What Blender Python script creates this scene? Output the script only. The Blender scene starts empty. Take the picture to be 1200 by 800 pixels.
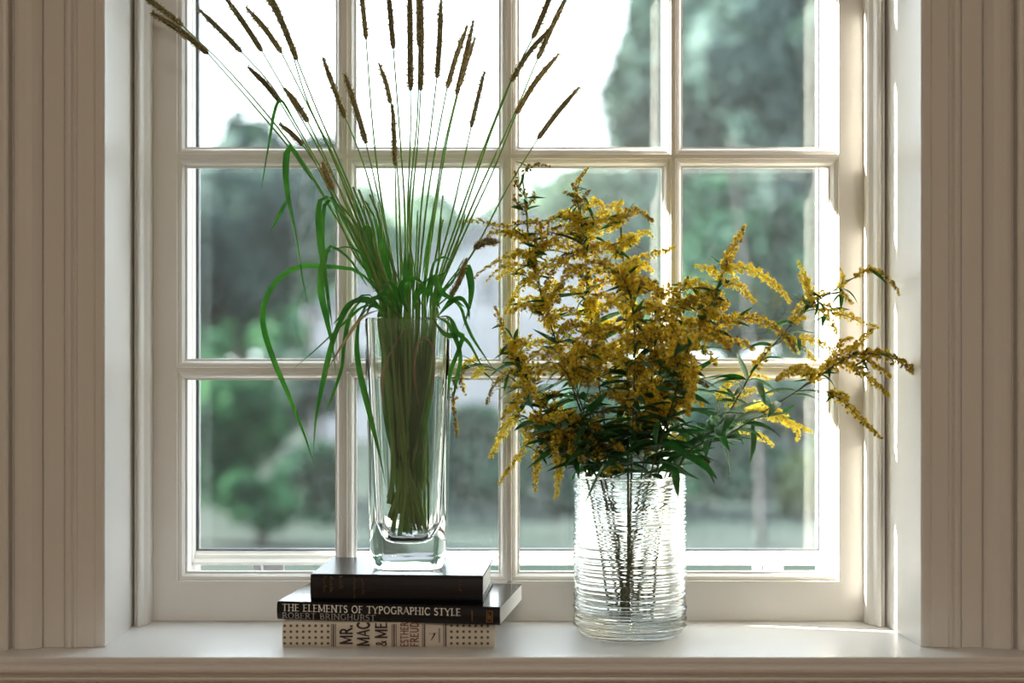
import bpy, bmesh, math, random
import numpy as np
from mathutils import Vector, Matrix

random.seed(11)
rng = np.random.default_rng(11)
scene = bpy.context.scene
COL = scene.collection

# ------------------------------------------------------------------ camera
F, D0, H = 1800.0, 1.719, 0.3133        # focal length in pixels, distance to the sash, eye above the sill
cam_d = bpy.data.cameras.new('camera')
cam_d.sensor_width = 36.0
cam_d.lens = F / 1200.0 * 36.0
cam_d.clip_start = 0.05
cam_d.clip_end = 500
cam_d.dof.use_dof = True
cam_d.dof.focus_distance = 1.64
cam_d.dof.aperture_fstop = 2.9
cam = bpy.data.objects.new('camera', cam_d)
cam.location = (0, -D0, H)
cam.rotation_euler = (math.pi / 2, 0, 0)
COL.objects.link(cam)
scene.camera = cam

# ------------------------------------------------------------------ sky
world = bpy.data.worlds.new('sky')
scene.world = world
world.use_nodes = True
nt = world.node_tree
nt.nodes.clear()
w_out = nt.nodes.new('ShaderNodeOutputWorld')
w_bg = nt.nodes.new('ShaderNodeBackground')
w_tc = nt.nodes.new('ShaderNodeTexCoord')
w_map = nt.nodes.new('ShaderNodeMapping')
w_map.inputs['Scale'].default_value = (1, 1, 2.2)
w_no = nt.nodes.new('ShaderNodeTexNoise')
w_no.inputs['Scale'].default_value = 5.0
w_no.inputs['Detail'].default_value = 5.0
w_cr = nt.nodes.new('ShaderNodeValToRGB')
w_cr.color_ramp.elements[0].position = 0.34
w_cr.color_ramp.elements[0].color = (0.50, 0.55, 0.66, 1)
w_cr.color_ramp.elements[1].position = 0.52
w_cr.color_ramp.elements[1].color = (0.88, 0.94, 1.0, 1)
nt.links.new(w_tc.outputs['Generated'], w_map.inputs['Vector'])
nt.links.new(w_map.outputs['Vector'], w_no.inputs['Vector'])
nt.links.new(w_no.outputs['Fac'], w_cr.inputs['Fac'])
nt.links.new(w_cr.outputs['Color'], w_bg.inputs['Color'])
w_bg.inputs['Strength'].default_value = 5.5
nt.links.new(w_bg.outputs['Background'], w_out.inputs['Surface'])

# ------------------------------------------------------------------ sun
sun_d = bpy.data.lights.new('sun', 'SUN')
sun_d.energy = 90.0
sun_d.angle = math.radians(0.8)
sun_d.color = (1.0, 0.89, 0.76)
sun = bpy.data.objects.new('sun', sun_d)
sun.rotation_euler = Vector((1.0, -0.24, -0.42)).to_track_quat('-Z', 'Y').to_euler()
COL.objects.link(sun)

# ------------------------------------------------------------------ exposure
vs = scene.view_settings
vs.view_transform = 'Standard'
vs.look = 'None'
vs.gamma = 1.0
vs.use_curve_mapping = False
vs.exposure = 0.1
cy = scene.cycles
cy.use_denoising = True
cy.max_bounces = 20
cy.transmission_bounces = 20
cy.transparent_max_bounces = 24
cy.diffuse_bounces = 5
cy.glossy_bounces = 6
cy.sample_clamp_indirect = 8.0
FILL_POWER = 26.0
FILL_COLOR = (1.0, 0.90, 0.76)


# ================================================================== helpers
def P(px, py, y):
    d = y + D0
    return Vector(((px - 600.0) * d / F, y, H - (py - 400.0) * d / F))


def tag(o, label=None, cat=None, group=None, kind=None):
    if label: o['label'] = label
    if cat: o['category'] = cat
    if group: o['group'] = group
    if kind: o['kind'] = kind
    return o


def empty(name, loc=(0, 0, 0), parent=None):
    o = bpy.data.objects.new(name, None)
    o.empty_display_size = 0.05
    o.location = loc
    COL.objects.link(o)
    if parent: o.parent = parent
    return o


def mesh_data(name, verts, faces, mats=None, smooth=False):
    me = bpy.data.meshes.new(name)
    me.from_pydata([tuple(v) for v in verts], [], [tuple(f) for f in faces])
    if mats is not None:
        for m in (mats if isinstance(mats, (list, tuple)) else [mats]):
            me.materials.append(m)
    if smooth:
        me.polygons.foreach_set('use_smooth', [True] * len(me.polygons))
    me.update()
    return me


def link(name, me, parent=None, loc=None):
    o = bpy.data.objects.new(name, me)
    COL.objects.link(o)
    if parent: o.parent = parent
    if loc is not None: o.location = loc
    return o


def obj(name, verts, faces, mat, parent=None, smooth=False):
    """verts in world space; a parent Empty has only a location"""
    if parent is not None:
        off = Vector(parent.location)
        if parent.parent is not None:
            off = off + Vector(parent.parent.location)
        verts = [Vector(v) - off for v in verts]
    return link(name, mesh_data(name, verts, faces, mat, smooth), parent)


def fix_normals(o):
    bm = bmesh.new(); bm.from_mesh(o.data)
    bmesh.ops.recalc_face_normals(bm, faces=bm.faces)
    bm.to_mesh(o.data); bm.free()
    return o


def add_box(V, Fc, x0, x1, y0, y1, z0, z1):
    b = len(V)
    V += [(x0, y0, z0), (x1, y0, z0), (x1, y1, z0), (x0, y1, z0), (x0, y0, z1), (x1, y0, z1), (x1, y1, z1), (x0, y1, z1)]
    Fc += [(b, b + 3, b + 2, b + 1), (b + 4, b + 5, b + 6, b + 7), (b, b + 1, b + 5, b + 4), (b + 1, b + 2, b + 6, b + 5),
           (b + 2, b + 3, b + 7, b + 6), (b + 3, b, b + 4, b + 7)]


def box(name, x0, x1, y0, y1, z0, z1, mat, parent=None, bevel=0.0):
    V, Fc = [], []
    add_box(V, Fc, x0, x1, y0, y1, z0, z1)
    o = obj(name, V, Fc, mat, parent)
    if bevel:
        m = o.modifiers.new('bevel', 'BEVEL'); m.width = bevel; m.segments = 2
    return o


def extrude_profile(name, prof, axis, a0, a1, mat, parent=None, smooth=False):
    """prof: closed list of (p, q).  axis 'z': p=x q=y, extruded in z.  axis 'x': p=y q=z, extruded in x"""
    n = len(prof)
    V = []
    for a in (a0, a1):
        for p, q in prof:
            V.append((p, q, a) if axis == 'z' else (a, p, q))
    Fc = [(i, (i + 1) % n, n + (i + 1) % n, n + i) for i in range(n)]
    Fc += [tuple(range(n))[::-1], tuple(range(n, 2 * n))]
    return fix_normals(obj(name, V, Fc, mat, parent, smooth))


def spline(pts, n):
    """Catmull-Rom through the points, n samples"""
    p = [Vector(q) for q in pts]
    if len(p) == 2:
        return [p[0].lerp(p[1], i / (n - 1)) for i in range(n)]
    p = [p[0] * 2 - p[1]] + p + [p[-1] * 2 - p[-2]]
    seg = len(p) - 3
    L = [0.0]
    for i in range(seg):
        L.append(L[-1] + max((p[i + 2] - p[i + 1]).length, 1e-6))
    out = []
    for k in range(n):
        s = L[-1] * k / (n - 1)
        i = 0
        while i < seg - 1 and s > L[i + 1]: i += 1
        t = min(1.0, (s - L[i]) / (L[i + 1] - L[i]))
        a, b, c, d = p[i], p[i + 1], p[i + 2], p[i + 3]
        out.append(0.5 * ((2 * b) + (c - a) * t + (2 * a - 5 * b + 4 * c - d) * t * t + (3 * b - a - 3 * c + d) * t ** 3))
    return out


def add_tube(V, Fc, pts, radii, sides=6, cap=True):
    n = len(pts)
    base = len(V)
    up = Vector((0.13, 0.97, 0.21)).normalized()
    prev = None
    for i, p in enumerate(pts):
        t = (pts[min(i + 1, n - 1)] - pts[max(i - 1, 0)])
        t = t.normalized() if t.length > 1e-9 else Vector((0, 0, 1))
        ref = prev if prev is not None else (up if abs(up.dot(t)) < 0.95 else Vector((1, 0, 0)))
        u = (ref - t * ref.dot(t)).normalized()
        prev = u
        w = t.cross(u)
        r = radii[i] if hasattr(radii, '__len__') else radii
        for k in range(sides):
            a = 2 * math.pi * k / sides
            V.append(p + (u * math.cos(a) + w * math.sin(a)) * r)
    for i in range(n - 1):
        for k in range(sides):
            a, b = base + i * sides + k, base + i * sides + (k + 1) % sides
            Fc.append((a, b, b + sides, a + sides))
    if cap:
        Fc.append(tuple(base + k for k in range(sides))[::-1])
        Fc.append(tuple(base + (n - 1) * sides + k for k in range(sides)))


# ================================================================== materials
def principled(name, color, rough=0.5, spec=0.5, coat=0.0, metallic=0.0, noise=None, bump=None):
    m = bpy.data.materials.new(name)
    m.use_nodes = True
    t = m.node_tree
    b = t.nodes['Principled BSDF']
    b.inputs['Base Color'].default_value = (*color, 1)
    b.inputs['Roughness'].default_value = rough
    b.inputs['Specular IOR Level'].default_value = spec
    b.inputs['Coat Weight'].default_value = coat
    b.inputs['Metallic'].default_value = metallic
    tc = t.nodes.new('ShaderNodeTexCoord')
    if noise:
        sc, c2, stretch = noise
        mp = t.nodes.new('ShaderNodeMapping')
        mp.inputs['Scale'].default_value = stretch
        n = t.nodes.new('ShaderNodeTexNoise')
        n.inputs['Scale'].default_value = sc
        n.inputs['Detail'].default_value = 4
        r = t.nodes.new('ShaderNodeValToRGB')
        r.color_ramp.elements[0].position = 0.35
        r.color_ramp.elements[0].color = (*color, 1)
        r.color_ramp.elements[1].position = 0.7
        r.color_ramp.elements[1].color = (*c2, 1)
        t.links.new(tc.outputs['Object'], mp.inputs['Vector'])
        t.links.new(mp.outputs['Vector'], n.inputs['Vector'])
        t.links.new(n.outputs['Fac'], r.inputs['Fac'])
        t.links.new(r.outputs['Color'], b.inputs['Base Color'])
    if bump:
        sc, strength, dist = bump
        n = t.nodes.new('ShaderNodeTexNoise')
        n.inputs['Scale'].default_value = sc
        n.inputs['Detail'].default_value = 3
        bp = t.nodes.new('ShaderNodeBump')
        bp.inputs['Strength'].default_value = strength
        bp.inputs['Distance'].default_value = dist
        t.links.new(tc.outputs['Object'], n.inputs['Vector'])
        t.links.new(n.outputs['Fac'], bp.inputs['Height'])
        t.links.new(bp.outputs['Normal'], b.inputs['Normal'])
    return m


def leafy(name, color, trans, tfac=0.4, rough=0.45, attr=None, ramp=None, noise=None, spec=0.35):
    """diffuse + gloss front, translucent light through"""
    m = bpy.data.materials.new(name)
    m.use_nodes = True
    t = m.node_tree
    b = t.nodes['Principled BSDF']
    out = t.nodes['Material Output']
    b.inputs['Base Color'].default_value = (*color, 1)
    b.inputs['Roughness'].default_value = rough
    b.inputs['Specular IOR Level'].default_value = spec
    tr = t.nodes.new('ShaderNodeBsdfTranslucent')
    tr.inputs['Color'].default_value = (*trans, 1)
    mx = t.nodes.new('ShaderNodeMixShader')
    mx.inputs['Fac'].default_value = tfac
    t.links.new(b.outputs['BSDF'], mx.inputs[1])
    t.links.new(tr.outputs['BSDF'], mx.inputs[2])
    t.links.new(mx.outputs['Shader'], out.inputs['Surface'])
    src = None
    if attr:
        a = t.nodes.new('ShaderNodeAttribute')
        a.attribute_name = attr
        src = a.outputs['Fac']
    elif noise:
        tc = t.nodes.new('ShaderNodeTexCoord')
        n = t.nodes.new('ShaderNodeTexNoise')
        n.inputs['Scale'].default_value = noise
        n.inputs['Detail'].default_value = 3
        t.links.new(tc.outputs['Object'], n.inputs['Vector'])
        src = n.outputs['Fac']
    if src is not None and ramp:
        r = t.nodes.new('ShaderNodeValToRGB')
        while len(r.color_ramp.elements) < len(ramp):
            r.color_ramp.elements.new(0.5)
        for e, (pos, c) in zip(r.color_ramp.elements, ramp):
            e.position = pos
            e.color = (*c, 1)
        t.links.new(src, r.inputs['Fac'])
        t.links.new(r.outputs['Color'], b.inputs['Base Color'])
        mul = t.nodes.new('ShaderNodeMixRGB')
        mul.blend_type = 'MULTIPLY'
        mul.inputs['Fac'].default_value = 1.0
        mul.inputs['Color2'].default_value = (*trans, 1)
        t.links.new(r.outputs['Color'], mul.inputs['Color1'])
        t.links.new(mul.outputs['Color'], tr.inputs['Color'])
    return m


def pane_glass(name, dust=0.0):
    """thin flat glazing: clear with a facing-dependent mirror reflection, optionally dusty"""
    m = bpy.data.materials.new(name)
    m.use_nodes = True
    t = m.node_tree
    t.nodes.clear()
    out = t.nodes.new('ShaderNodeOutputMaterial')
    tr = t.nodes.new('ShaderNodeBsdfTransparent')
    tr.inputs['Color'].default_value = (0.975, 0.99, 0.985, 1)
    gl = t.nodes.new('ShaderNodeBsdfGlossy')
    gl.inputs['Roughness'].default_value = 0.0
    geo = t.nodes.new('ShaderNodeNewGeometry')
    dot = t.nodes.new('ShaderNodeVectorMath'); dot.operation = 'DOT_PRODUCT'
    ab = t.nodes.new('ShaderNodeMath'); ab.operation = 'ABSOLUTE'
    inv = t.nodes.new('ShaderNodeMath'); inv.operation = 'SUBTRACT'; inv.inputs[0].default_value = 1.0
    pw = t.nodes.new('ShaderNodeMath'); pw.operation = 'POWER'; pw.inputs[1].default_value = 5.0
    ma = t.nodes.new('ShaderNodeMath'); ma.operation = 'MULTIPLY_ADD'
    ma.inputs[1].default_value = 0.46; ma.inputs[2].default_value = 0.04
    mx = t.nodes.new('ShaderNodeMixShader')
    L = t.links.new
    L(geo.outputs['Incoming'], dot.inputs[0]); L(geo.outputs['Normal'], dot.inputs[1])
    L(dot.outputs['Value'], ab.inputs[0]); L(ab.outputs[0], inv.inputs[1]); L(inv.outputs[0], pw.inputs[0])
    L(pw.outputs[0], ma.inputs[0]); L(ma.outputs[0], mx.inputs['Fac'])
    L(tr.outputs[0], mx.inputs[1]); L(gl.outputs[0], mx.inputs[2])
    last = mx
    if dust:
        tc = t.nodes.new('ShaderNodeTexCoord')
        mp = t.nodes.new('ShaderNodeMapping'); mp.inputs['Scale'].default_value = (1, 1, 0.8)
        n1 = t.nodes.new('ShaderNodeTexNoise'); n1.inputs['Scale'].default_value = 3.2; n1.inputs['Detail'].default_value = 2
        n2 = t.nodes.new('ShaderNodeTexNoise'); n2.inputs['Scale'].default_value = 70; n2.inputs['Detail'].default_value = 3
        mm = t.nodes.new('ShaderNodeMath'); mm.operation = 'MULTIPLY'
        mr = t.nodes.new('ShaderNodeMapRange')
        mr.inputs['From Min'].default_value = 0.16; mr.inputs['From Max'].default_value = 0.36
        mr.inputs['To Min'].default_value = dust * 0.55; mr.inputs['To Max'].default_value = dust * 1.7
        df = t.nodes.new('ShaderNodeBsdfTranslucent'); df.inputs['Color'].default_value = (0.62, 0.80, 0.88, 1)  # dust film, its bluish tint put in to stand for haze
        mx2 = t.nodes.new('ShaderNodeMixShader')
        L(tc.outputs['Object'], mp.inputs['Vector']); L(mp.outputs[0], n1.inputs['Vector']); L(mp.outputs[0], n2.inputs['Vector'])
        L(n1.outputs['Fac'], mm.inputs[0]); L(n2.outputs['Fac'], mm.inputs[1]); L(mm.outputs[0], mr.inputs['Value'])
        L(mr.outputs[0], mx2.inputs['Fac']); L(mx.outputs[0], mx2.inputs[1]); L(df.outputs[0], mx2.inputs[2])
        last = mx2
    L(last.outputs[0], out.inputs['Surface'])
    return m


def solid_glass(name, ior=1.48, color=(0.985, 0.995, 0.99), rough=0.0):
    m = bpy.data.materials.new(name)
    m.use_nodes = True
    t = m.node_tree
    t.nodes.clear()
    out = t.nodes.new('ShaderNodeOutputMaterial')
    g = t.nodes.new('ShaderNodeBsdfGlass')
    g.inputs['IOR'].default_value = ior
    g.inputs['Roughness'].default_value = rough
    g.inputs['Color'].default_value = (*color, 1)
    t.links.new(g.outputs[0], out.inputs['Surface'])
    return m


def emission(name, color, s):
    m = bpy.data.materials.new(name)
    m.use_nodes = True
    t = m.node_tree
    t.nodes.clear()
    out = t.nodes.new('ShaderNodeOutputMaterial')
    e = t.nodes.new('ShaderNodeEmission')
    e.inputs['Color'].default_value = (*color, 1)
    e.inputs['Strength'].default_value = s
    t.links.new(e.outputs[0], out.inputs['Surface'])
    return m


M_PAINT = principled('white_gloss_paint', (0.80, 0.78, 0.75), 0.32, 0.5, noise=(7, (0.785, 0.762, 0.73), (1, 1, 0.6)))
M_SILL = principled('white_sill_paint', (0.82, 0.815, 0.815), 0.32, 0.6, bump=(25, 0.06, 0.002))
M_WALL = principled('cream_wall_paint', (0.74, 0.68, 0.60), 0.8, bump=(90, 0.1, 0.002))
M_CEIL = principled('ceiling_paint', (0.80, 0.77, 0.72), 0.85)
M_FLOOR = principled('oak_floor', (0.28, 0.17, 0.09), 0.4, noise=(6, (0.36, 0.23, 0.13), (1, 12, 1)))
M_GASKET = principled('dark_glazing_seal', (0.035, 0.045, 0.06), 0.5)
M_PANE = pane_glass('sash_glass')
M_STORM = pane_glass('dusty_storm_glass', 0.007)
M_VASE = solid_glass('clear_vase_glass', 1.47)
M_RIB = solid_glass('ribbed_vase_glass', 1.46)

# ================================================================== room shell
FL, CE = -0.76, 1.84
WI, WO = -0.128, 0.103                  # wall planes, inside and outside
OX, OZ0, OZ1 = 0.432, -0.021, 1.12      # the window opening in the wall


def struct(o, label, cat):
    return tag(o, label, cat, kind='structure')


V, Fc = [], []
add_box(V, Fc, -2.4, -OX, WI, WO, FL, CE)
add_box(V, Fc, OX, 2.4, WI, WO, FL, CE)
add_box(V, Fc, -OX, OX, WI, WO, FL, OZ0)
add_box(V, Fc, -OX, OX, WI, WO, OZ1, CE)
struct(obj('wall_front', V, Fc, M_WALL), 'cream painted wall with the window opening in it', 'wall')
struct(box('wall_left', -2.5, -2.4, -4.2, WO, FL, CE, M_WALL), 'plain cream side wall of the room, to the left of the window', 'wall')
struct(box('wall_right', 2.4, 2.5, -4.2, WO, FL, CE, M_WALL), 'plain cream side wall of the room, to the right of the window', 'wall')
struct(box('wall_back', -2.5, 2.5, -4.3, -4.2, FL, CE, M_WALL), 'plain cream wall opposite the window', 'wall')
struct(box('floor', -2.5, 2.5, -4.3, WO, FL - 0.1, FL, M_FLOOR), 'brown oak floor of the room', 'floor')
struct(box('ceiling', -2.5, 2.5, -4.3, WO, CE, CE + 0.1, M_CEIL), 'off white room ceiling', 'ceiling')

# unseen lamp added to fill the room side with warm light
lamp = tag(empty('added_fill_lamp', (0.0, -3.3, CE)), 'unseen round fill lamp added on the ceiling, with a warm diffuser', 'lamp')


def disc_rings(rings, n=40):
    V, Fc = [], []
    for r, z in rings:
        for k in range(n):
            a = 2 * math.pi * k / n
            V.append((r * math.cos(a), r * math.sin(a), z))
    for i in range(len(rings) - 1):
        for k in range(n):
            a, b = i * n + k, i * n + (k + 1) % n
            Fc.append((a, b, b + n, a + n))
    Fc.append(tuple(range(n))); Fc.append(tuple(range((len(rings) - 1) * n, len(rings) * n)))
    return V, Fc


v, f = disc_rings([(0.24, 0), (0.25, -0.01), (0.25, -0.04), (0.235, -0.045)])
fix_normals(link('fill_lamp_base', mesh_data('fill_lamp_base', v, f, M_PAINT), lamp))
v, f = disc_rings([(0.225, -0.0451), (0.21, -0.075), (0.15, -0.10), (0.05, -0.11)])
fix_normals(link('diffuser', mesh_data('diffuser', v, f, emission('fill_glow', FILL_COLOR, 2.0), True), lamp))
la = bpy.data.lights.new('fill_light', 'AREA')
la.shape = 'DISK'; la.size = 0.42; la.energy = FILL_POWER; la.color = FILL_COLOR
lo = bpy.data.objects.new('fill_light', la)
COL.objects.link(lo); lo.parent = lamp; lo.location = (0, 0, -0.115)

# ================================================================== window joinery
SX = D0 / F                             # metres per pixel on the sash face


def sx(px): return (px - 600) * SX
def sz(py): return H - (py - 400) * SX


SL, SR = sx(178), sx(1013)              # sash outer edges
GL, GR = sx(207), sx(983)               # inner edge of the flat stile face
PITCH_Z = 250 * SX
GB = sz(681)                            # top of bottom rail face
GT = sz(433) + 3 * PITCH_Z              # underside of top rail face
ST, SB = GT + 0.045, 0.0005
MO = 0.0095                             # width of the moulding
TH = 0.036                              # sash thickness
win = struct(empty('window_1', (0, 0, 0)), 'white painted wooden sash of small panes behind the vases', 'window')


def stick(s, e, y0=0.0):
    """moulded edge profile from the face edge e, going in direction s"""
    return [(e, 0.0), (e + s * 0.0006, 0.0022), (e + s * 0.0022, 0.0024), (e + s * 0.0048, 0.0040), (e + s * 0.0068, 0.0075),
            (e + s * 0.0072, 0.0115), (e + s * 0.0094, 0.0118), (e + s * 0.0096, 0.016), (e + s * 0.0040, 0.0215), (e + s * 0.0020, TH)]


extrude_profile('stile', [(SL, TH), (SL, 0.0)] + stick(1, GL), 'z', SB, ST, M_PAINT, win)
extrude_profile('stile', [(SR, TH), (SR, 0.0)] + stick(-1, GR), 'z', SB, ST, M_PAINT, win)
extrude_profile('rail', [(q, p) for p, q in ([(SB, TH), (SB, 0.0)] + stick(1, GB))], 'x', GL, GR, M_PAINT, win)
extrude_profile('rail', [(q, p) for p, q in ([(ST, TH), (ST, 0.0)] + stick(-1, GT))], 'x', GL, GR, M_PAINT, win)
MV = [sx(404), sx(596.5), sx(789)]
MH = [sz(433), sz(433) + PITCH_Z, sz(433) + 2 * PITCH_Z]
hw = 0.0024
for c in MV:
    pr = stick(1, c + hw) + [(c + hw + 0.001, TH), (c - hw - 0.001, TH)] + stick(-1, c - hw)[::-1]
    extrude_profile('muntin', pr, 'z', GB - 0.002, GT + 0.002, M_PAINT, win)
for c in MH:
    pr = stick(1, c + hw) + [(c + hw + 0.001, TH), (c - hw - 0.001, TH)] + stick(-1, c - hw)[::-1]
    extrude_profile('muntin', [(q + 0.0005, p) for p, q in pr], 'x', GL - 0.002, GR + 0.002, M_PAINT, win)
xs = [GL + MO - 0.002] + MV + [GR - MO + 0.002]
zs = [GB + MO - 0.002] + MH + [GT - MO + 0.002]
for i in range(4):
    for j in range(4):
        x0 = xs[i] + (0.004 if i else 0); x1 = xs[i + 1] - (0.004 if i < 3 else 0)
        z0 = zs[j] + (0.004 if j else 0); z1 = zs[j + 1] - (0.004 if j < 3 else 0)
        box('glass_pane', x0, x1, 0.0168, 0.0192, z0, z1, M_PANE, win)

# storm window outside the sash
win2 = struct(empty('window_2', (0, 0.085, 0)), 'white framed storm window with dusty glass, outside the small panes', 'window')
IX0, IX1 = GL + MO - 0.006, GR - MO + 0.006
YS0, YS1 = 0.065, 0.099
ZB = H - (645 - 400) * (D0 + 0.083) / F
ZB0 = H - (662 - 400) * (D0 + YS0) / F
ZT = GT - MO
# frame boards that close the gap between sash and storm window
struct(box('trim_1', -OX, IX0, TH + 0.0005, WO + 0.01, -0.02, ST, M_PAINT), 'white outer frame board left of the storm window', 'window frame')
struct(box('trim_2', IX1, OX, TH + 0.0005, WO + 0.01, -0.02, ST, M_PAINT), 'white outer frame board right of the storm window', 'window frame')
struct(box('trim_3', IX0, IX1, TH + 0.0005, WO + 0.01, ZT, ST, M_PAINT), 'white outer frame board over the storm window', 'window frame')
pr = [(YS0, ZB0), (YS1, ZB0), (YS1, ZB), (0.079, ZB), (0.077, ZB - 0.003), (0.073, ZB - 0.0035), (0.072, ZB - 0.008), (0.068, ZB - 0.0085), (YS0, ZB - 0.011)]
extrude_profile('rail', pr, 'x', IX0, IX1, M_PAINT, win2)
box('rail', IX0, IX1, YS0, YS1, ZT - 0.014, ZT, M_PAINT, win2)
for s, x in ((1, IX0), (-1, IX1)):
    prs = [(x, YS0), (x + s * 0.0008, YS0), (x + s * 0.0010, 0.073), (x + s * 0.0014, 0.075), (x + s * 0.0015, YS1), (x, YS1)]
    extrude_profile('stile', prs, 'z', ZB0, ZT, M_PAINT, win2)
g0, g1 = IX0 + 0.0015, IX1 - 0.0015
box('glazing_seal', g0, g0 + 0.0028, 0.081, 0.089, ZB, ZT - 0.014, M_GASKET, win2)
box('glazing_seal', g1 - 0.0022, g1, 0.081, 0.089, ZB, ZT - 0.014, M_GASKET, win2)
box('glazing_seal', g0 + 0.0028, g1 - 0.0022, 0.081, 0.089, ZB, ZB + 0.0022, M_GASKET, win2)
box('glass_pane', g0 + 0.0015, g1 - 0.0015, 0.084, 0.0865, ZB + 0.001, ZT - 0.0145, M_STORM, win2)
for px in (302, 888):                   # small catches under the storm rail
    c = (px - 600) * (D0 + 0.075) / F
    V, Fc = [], []
    add_box(V, Fc, c - 0.004, c + 0.004, 0.069, 0.093, ZB0 - 0.011, ZB0 - 0.0002)
    add_box(V, Fc, c + 0.006, c + 0.030, 0.075, 0.081, ZB0 - 0.0105, ZB0 - 0.0002)
    obj('catch', V, Fc, principled('grey_catch', (0.45, 0.45, 0.47), 0.4), win2)
M_OUT = principled('outer_sill_paint', (0.55, 0.55, 0.56), 0.35)
pr = [(TH + 0.001, -0.02), (TH + 0.001, 0.040), (0.065, 0.0385), (WO + 0.07, 0.026), (WO + 0.07, -0.02)]
struct(extrude_profile('trim_4', pr, 'x', IX0 + 0.0003, IX1 - 0.0003, M_OUT), 'grey sloping outer sill below the storm window', 'sill')

# jambs (the right one splays a little)
JY = -0.022
XJL0, XJL1 = -478 * (D0 - 0.146) / F, -443 * (D0 - 0.022) / F
XJR0, XJR1 = 480 * (D0 - 0.146) / F, 437 * (D0 - 0.022) / F
prof = [(XJL0, -0.143), (XJL1, JY), (XJL1, TH), (-OX + 0.0005, TH), (-OX + 0.0005, -0.143)]
struct(extrude_profile('trim_5', prof, 'z', 0.0003, ST, M_PAINT), 'white jamb lining beside the stacked books, left of the sash', 'jamb')
prof = [(XJR0, -0.143), (XJR1, JY), (XJR1, TH), (OX - 0.0005, TH), (OX - 0.0005, -0.143)]
struct(extrude_profile('trim_6', prof, 'z', 0.0003, ST, M_PAINT), 'bright white jamb lining beside the goldenrod, right of the sash', 'jamb')
struct(box('trim_7', -OX + 0.001, OX - 0.001, -0.143, TH, ST, OZ1 - 0.0005, M_PAINT), 'white head lining over the sash', 'jamb')
# stops: a rounded bead standing in front of the sash on both sides
for s, a, b, nm, lb in ((1, XJL1 + 0.0016, SL + 0.0015, 'trim_8', 'white rounded stop bead left of the sash, nearest the books'),
                        (-1, XJR1 - 0.0012, SR - 0.0015, 'trim_9', 'white rounded stop bead right of the sash, behind the goldenrod')):
    w = abs(b - a)
    yb, yf = -0.0006, -0.030
    pr = [(a, yb), (a, yf + 0.003), (a + s * 0.001, yf), (a + s * w * 0.22, yf - 0.0015)]
    for k in range(9):
        t = k / 8
        ang = math.pi * (1 - t)
        pr.append((a + s * (w * (0.44 + 0.2 * math.cos(ang))), yf + 0.001 - 0.006 * math.sin(ang)))
    pr += [(a + s * w * 0.68, yf + 0.006), (a + s * w * 0.76, yf + 0.0075), (a + s * w * 0.90, yf + 0.010), (a + s * w, yf + 0.016), (a + s * w, yb)]
    struct(extrude_profile(nm, pr, 'z', 0.0003, ST, M_PAINT), lb, 'stop bead')

# casings
CP = [(0, 0), (0, 13.5), (0.6, 15.2), (2.2, 16), (6.4, 16), (7.0, 10), (9.2, 9.5), (9.8, 15.5), (11.2, 17), (27, 17.2), (28, 19.6), (29.5, 20.6), (31, 19.6), (32, 18),
      (33.5, 20.6), (36, 21.4), (38.5, 20.4), (39.2, 15.5), (40.6, 15), (41.2, 17.6), (60.6, 17.8), (61, 14.5), (62.6, 14.5), (63, 20), (66, 23), (71, 26.6), (77, 28.8), (84, 29.2), (88, 28), (90.5, 25.0), (91, 18), (93.6, 18),
      (94, 31), (95.5, 33), (98, 33.6), (124, 33.6), (126, 31), (126, 0)]
for s, x0, nm, lb in ((-1, XJL0, 'trim_10', 'moulded tan white casing left of the window, beside the books'),
                      (1, XJR0, 'trim_11', 'moulded tan white casing right of the window, beside the goldenrod')):
    pr = [(x0 + s * o / 1000, WI - 0.0004 - p / 1000) for o, p in CP]
    struct(extrude_profile(nm, pr, 'z', 0.0003, ST + 0.13, M_PAINT), lb, 'casing')
struct(box('trim_12', XJL0 + 0.001, XJR0 - 0.001, WI - 0.018, WI - 0.0004, ST + 0.004, ST + 0.13, M_PAINT), 'flat tan white head casing over the window', 'casing')

# stool (the inside sill) and apron
SY = -0.195
pr = [(WI - 0.0002, -0.0005), (WI - 0.0002, 0.0), (SY + 0.0012, 0.0), (SY + 0.0003, -0.0006), (SY, -0.0018), (SY, -0.0050), (SY + 0.0022, -0.0056), (SY + 0.0022, -0.0068)]
for k in range(7):
    a = math.pi * k / 6
    pr.append((SY + 0.002 - 0.0035 * math.sin(a), -0.0116 + 0.0046 * math.cos(a)))
pr += [(SY + 0.0040, -0.0172), (SY + 0.0075, -0.0178), (SY + 0.0075, -0.0204), (WI - 0.0002, -0.0204)]
stool = empty('trim_13', (0, -0.1, 0))
struct(stool, 'glossy white window sill carrying the vases and books', 'window sill')
extrude_profile('nosing', pr, 'x', -0.64, 0.64, M_SILL, stool)
box('sill_board', -OX + 0.0006, OX - 0.0006, WI - 0.0002, TH, -0.0204, 0.0, M_SILL, stool)
pr = [(WI - 0.0004, -0.0206), (SY + 0.014, -0.0206), (SY + 0.010, -0.0216), (SY + 0.009, -0.0240), (SY + 0.0105, -0.0265), (SY + 0.016, -0.0275), (SY + 0.017, -0.030), (SY + 0.022, -0.034),
      (SY + 0.034, -0.046), (SY + 0.038, -0.05), (SY + 0.038, -0.115), (WI - 0.0004, -0.115)]
struct(extrude_profile('trim_14', pr, 'x', -0.60, 0.60, M_PAINT), 'tan white moulded apron under the window sill', 'apron')

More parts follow.
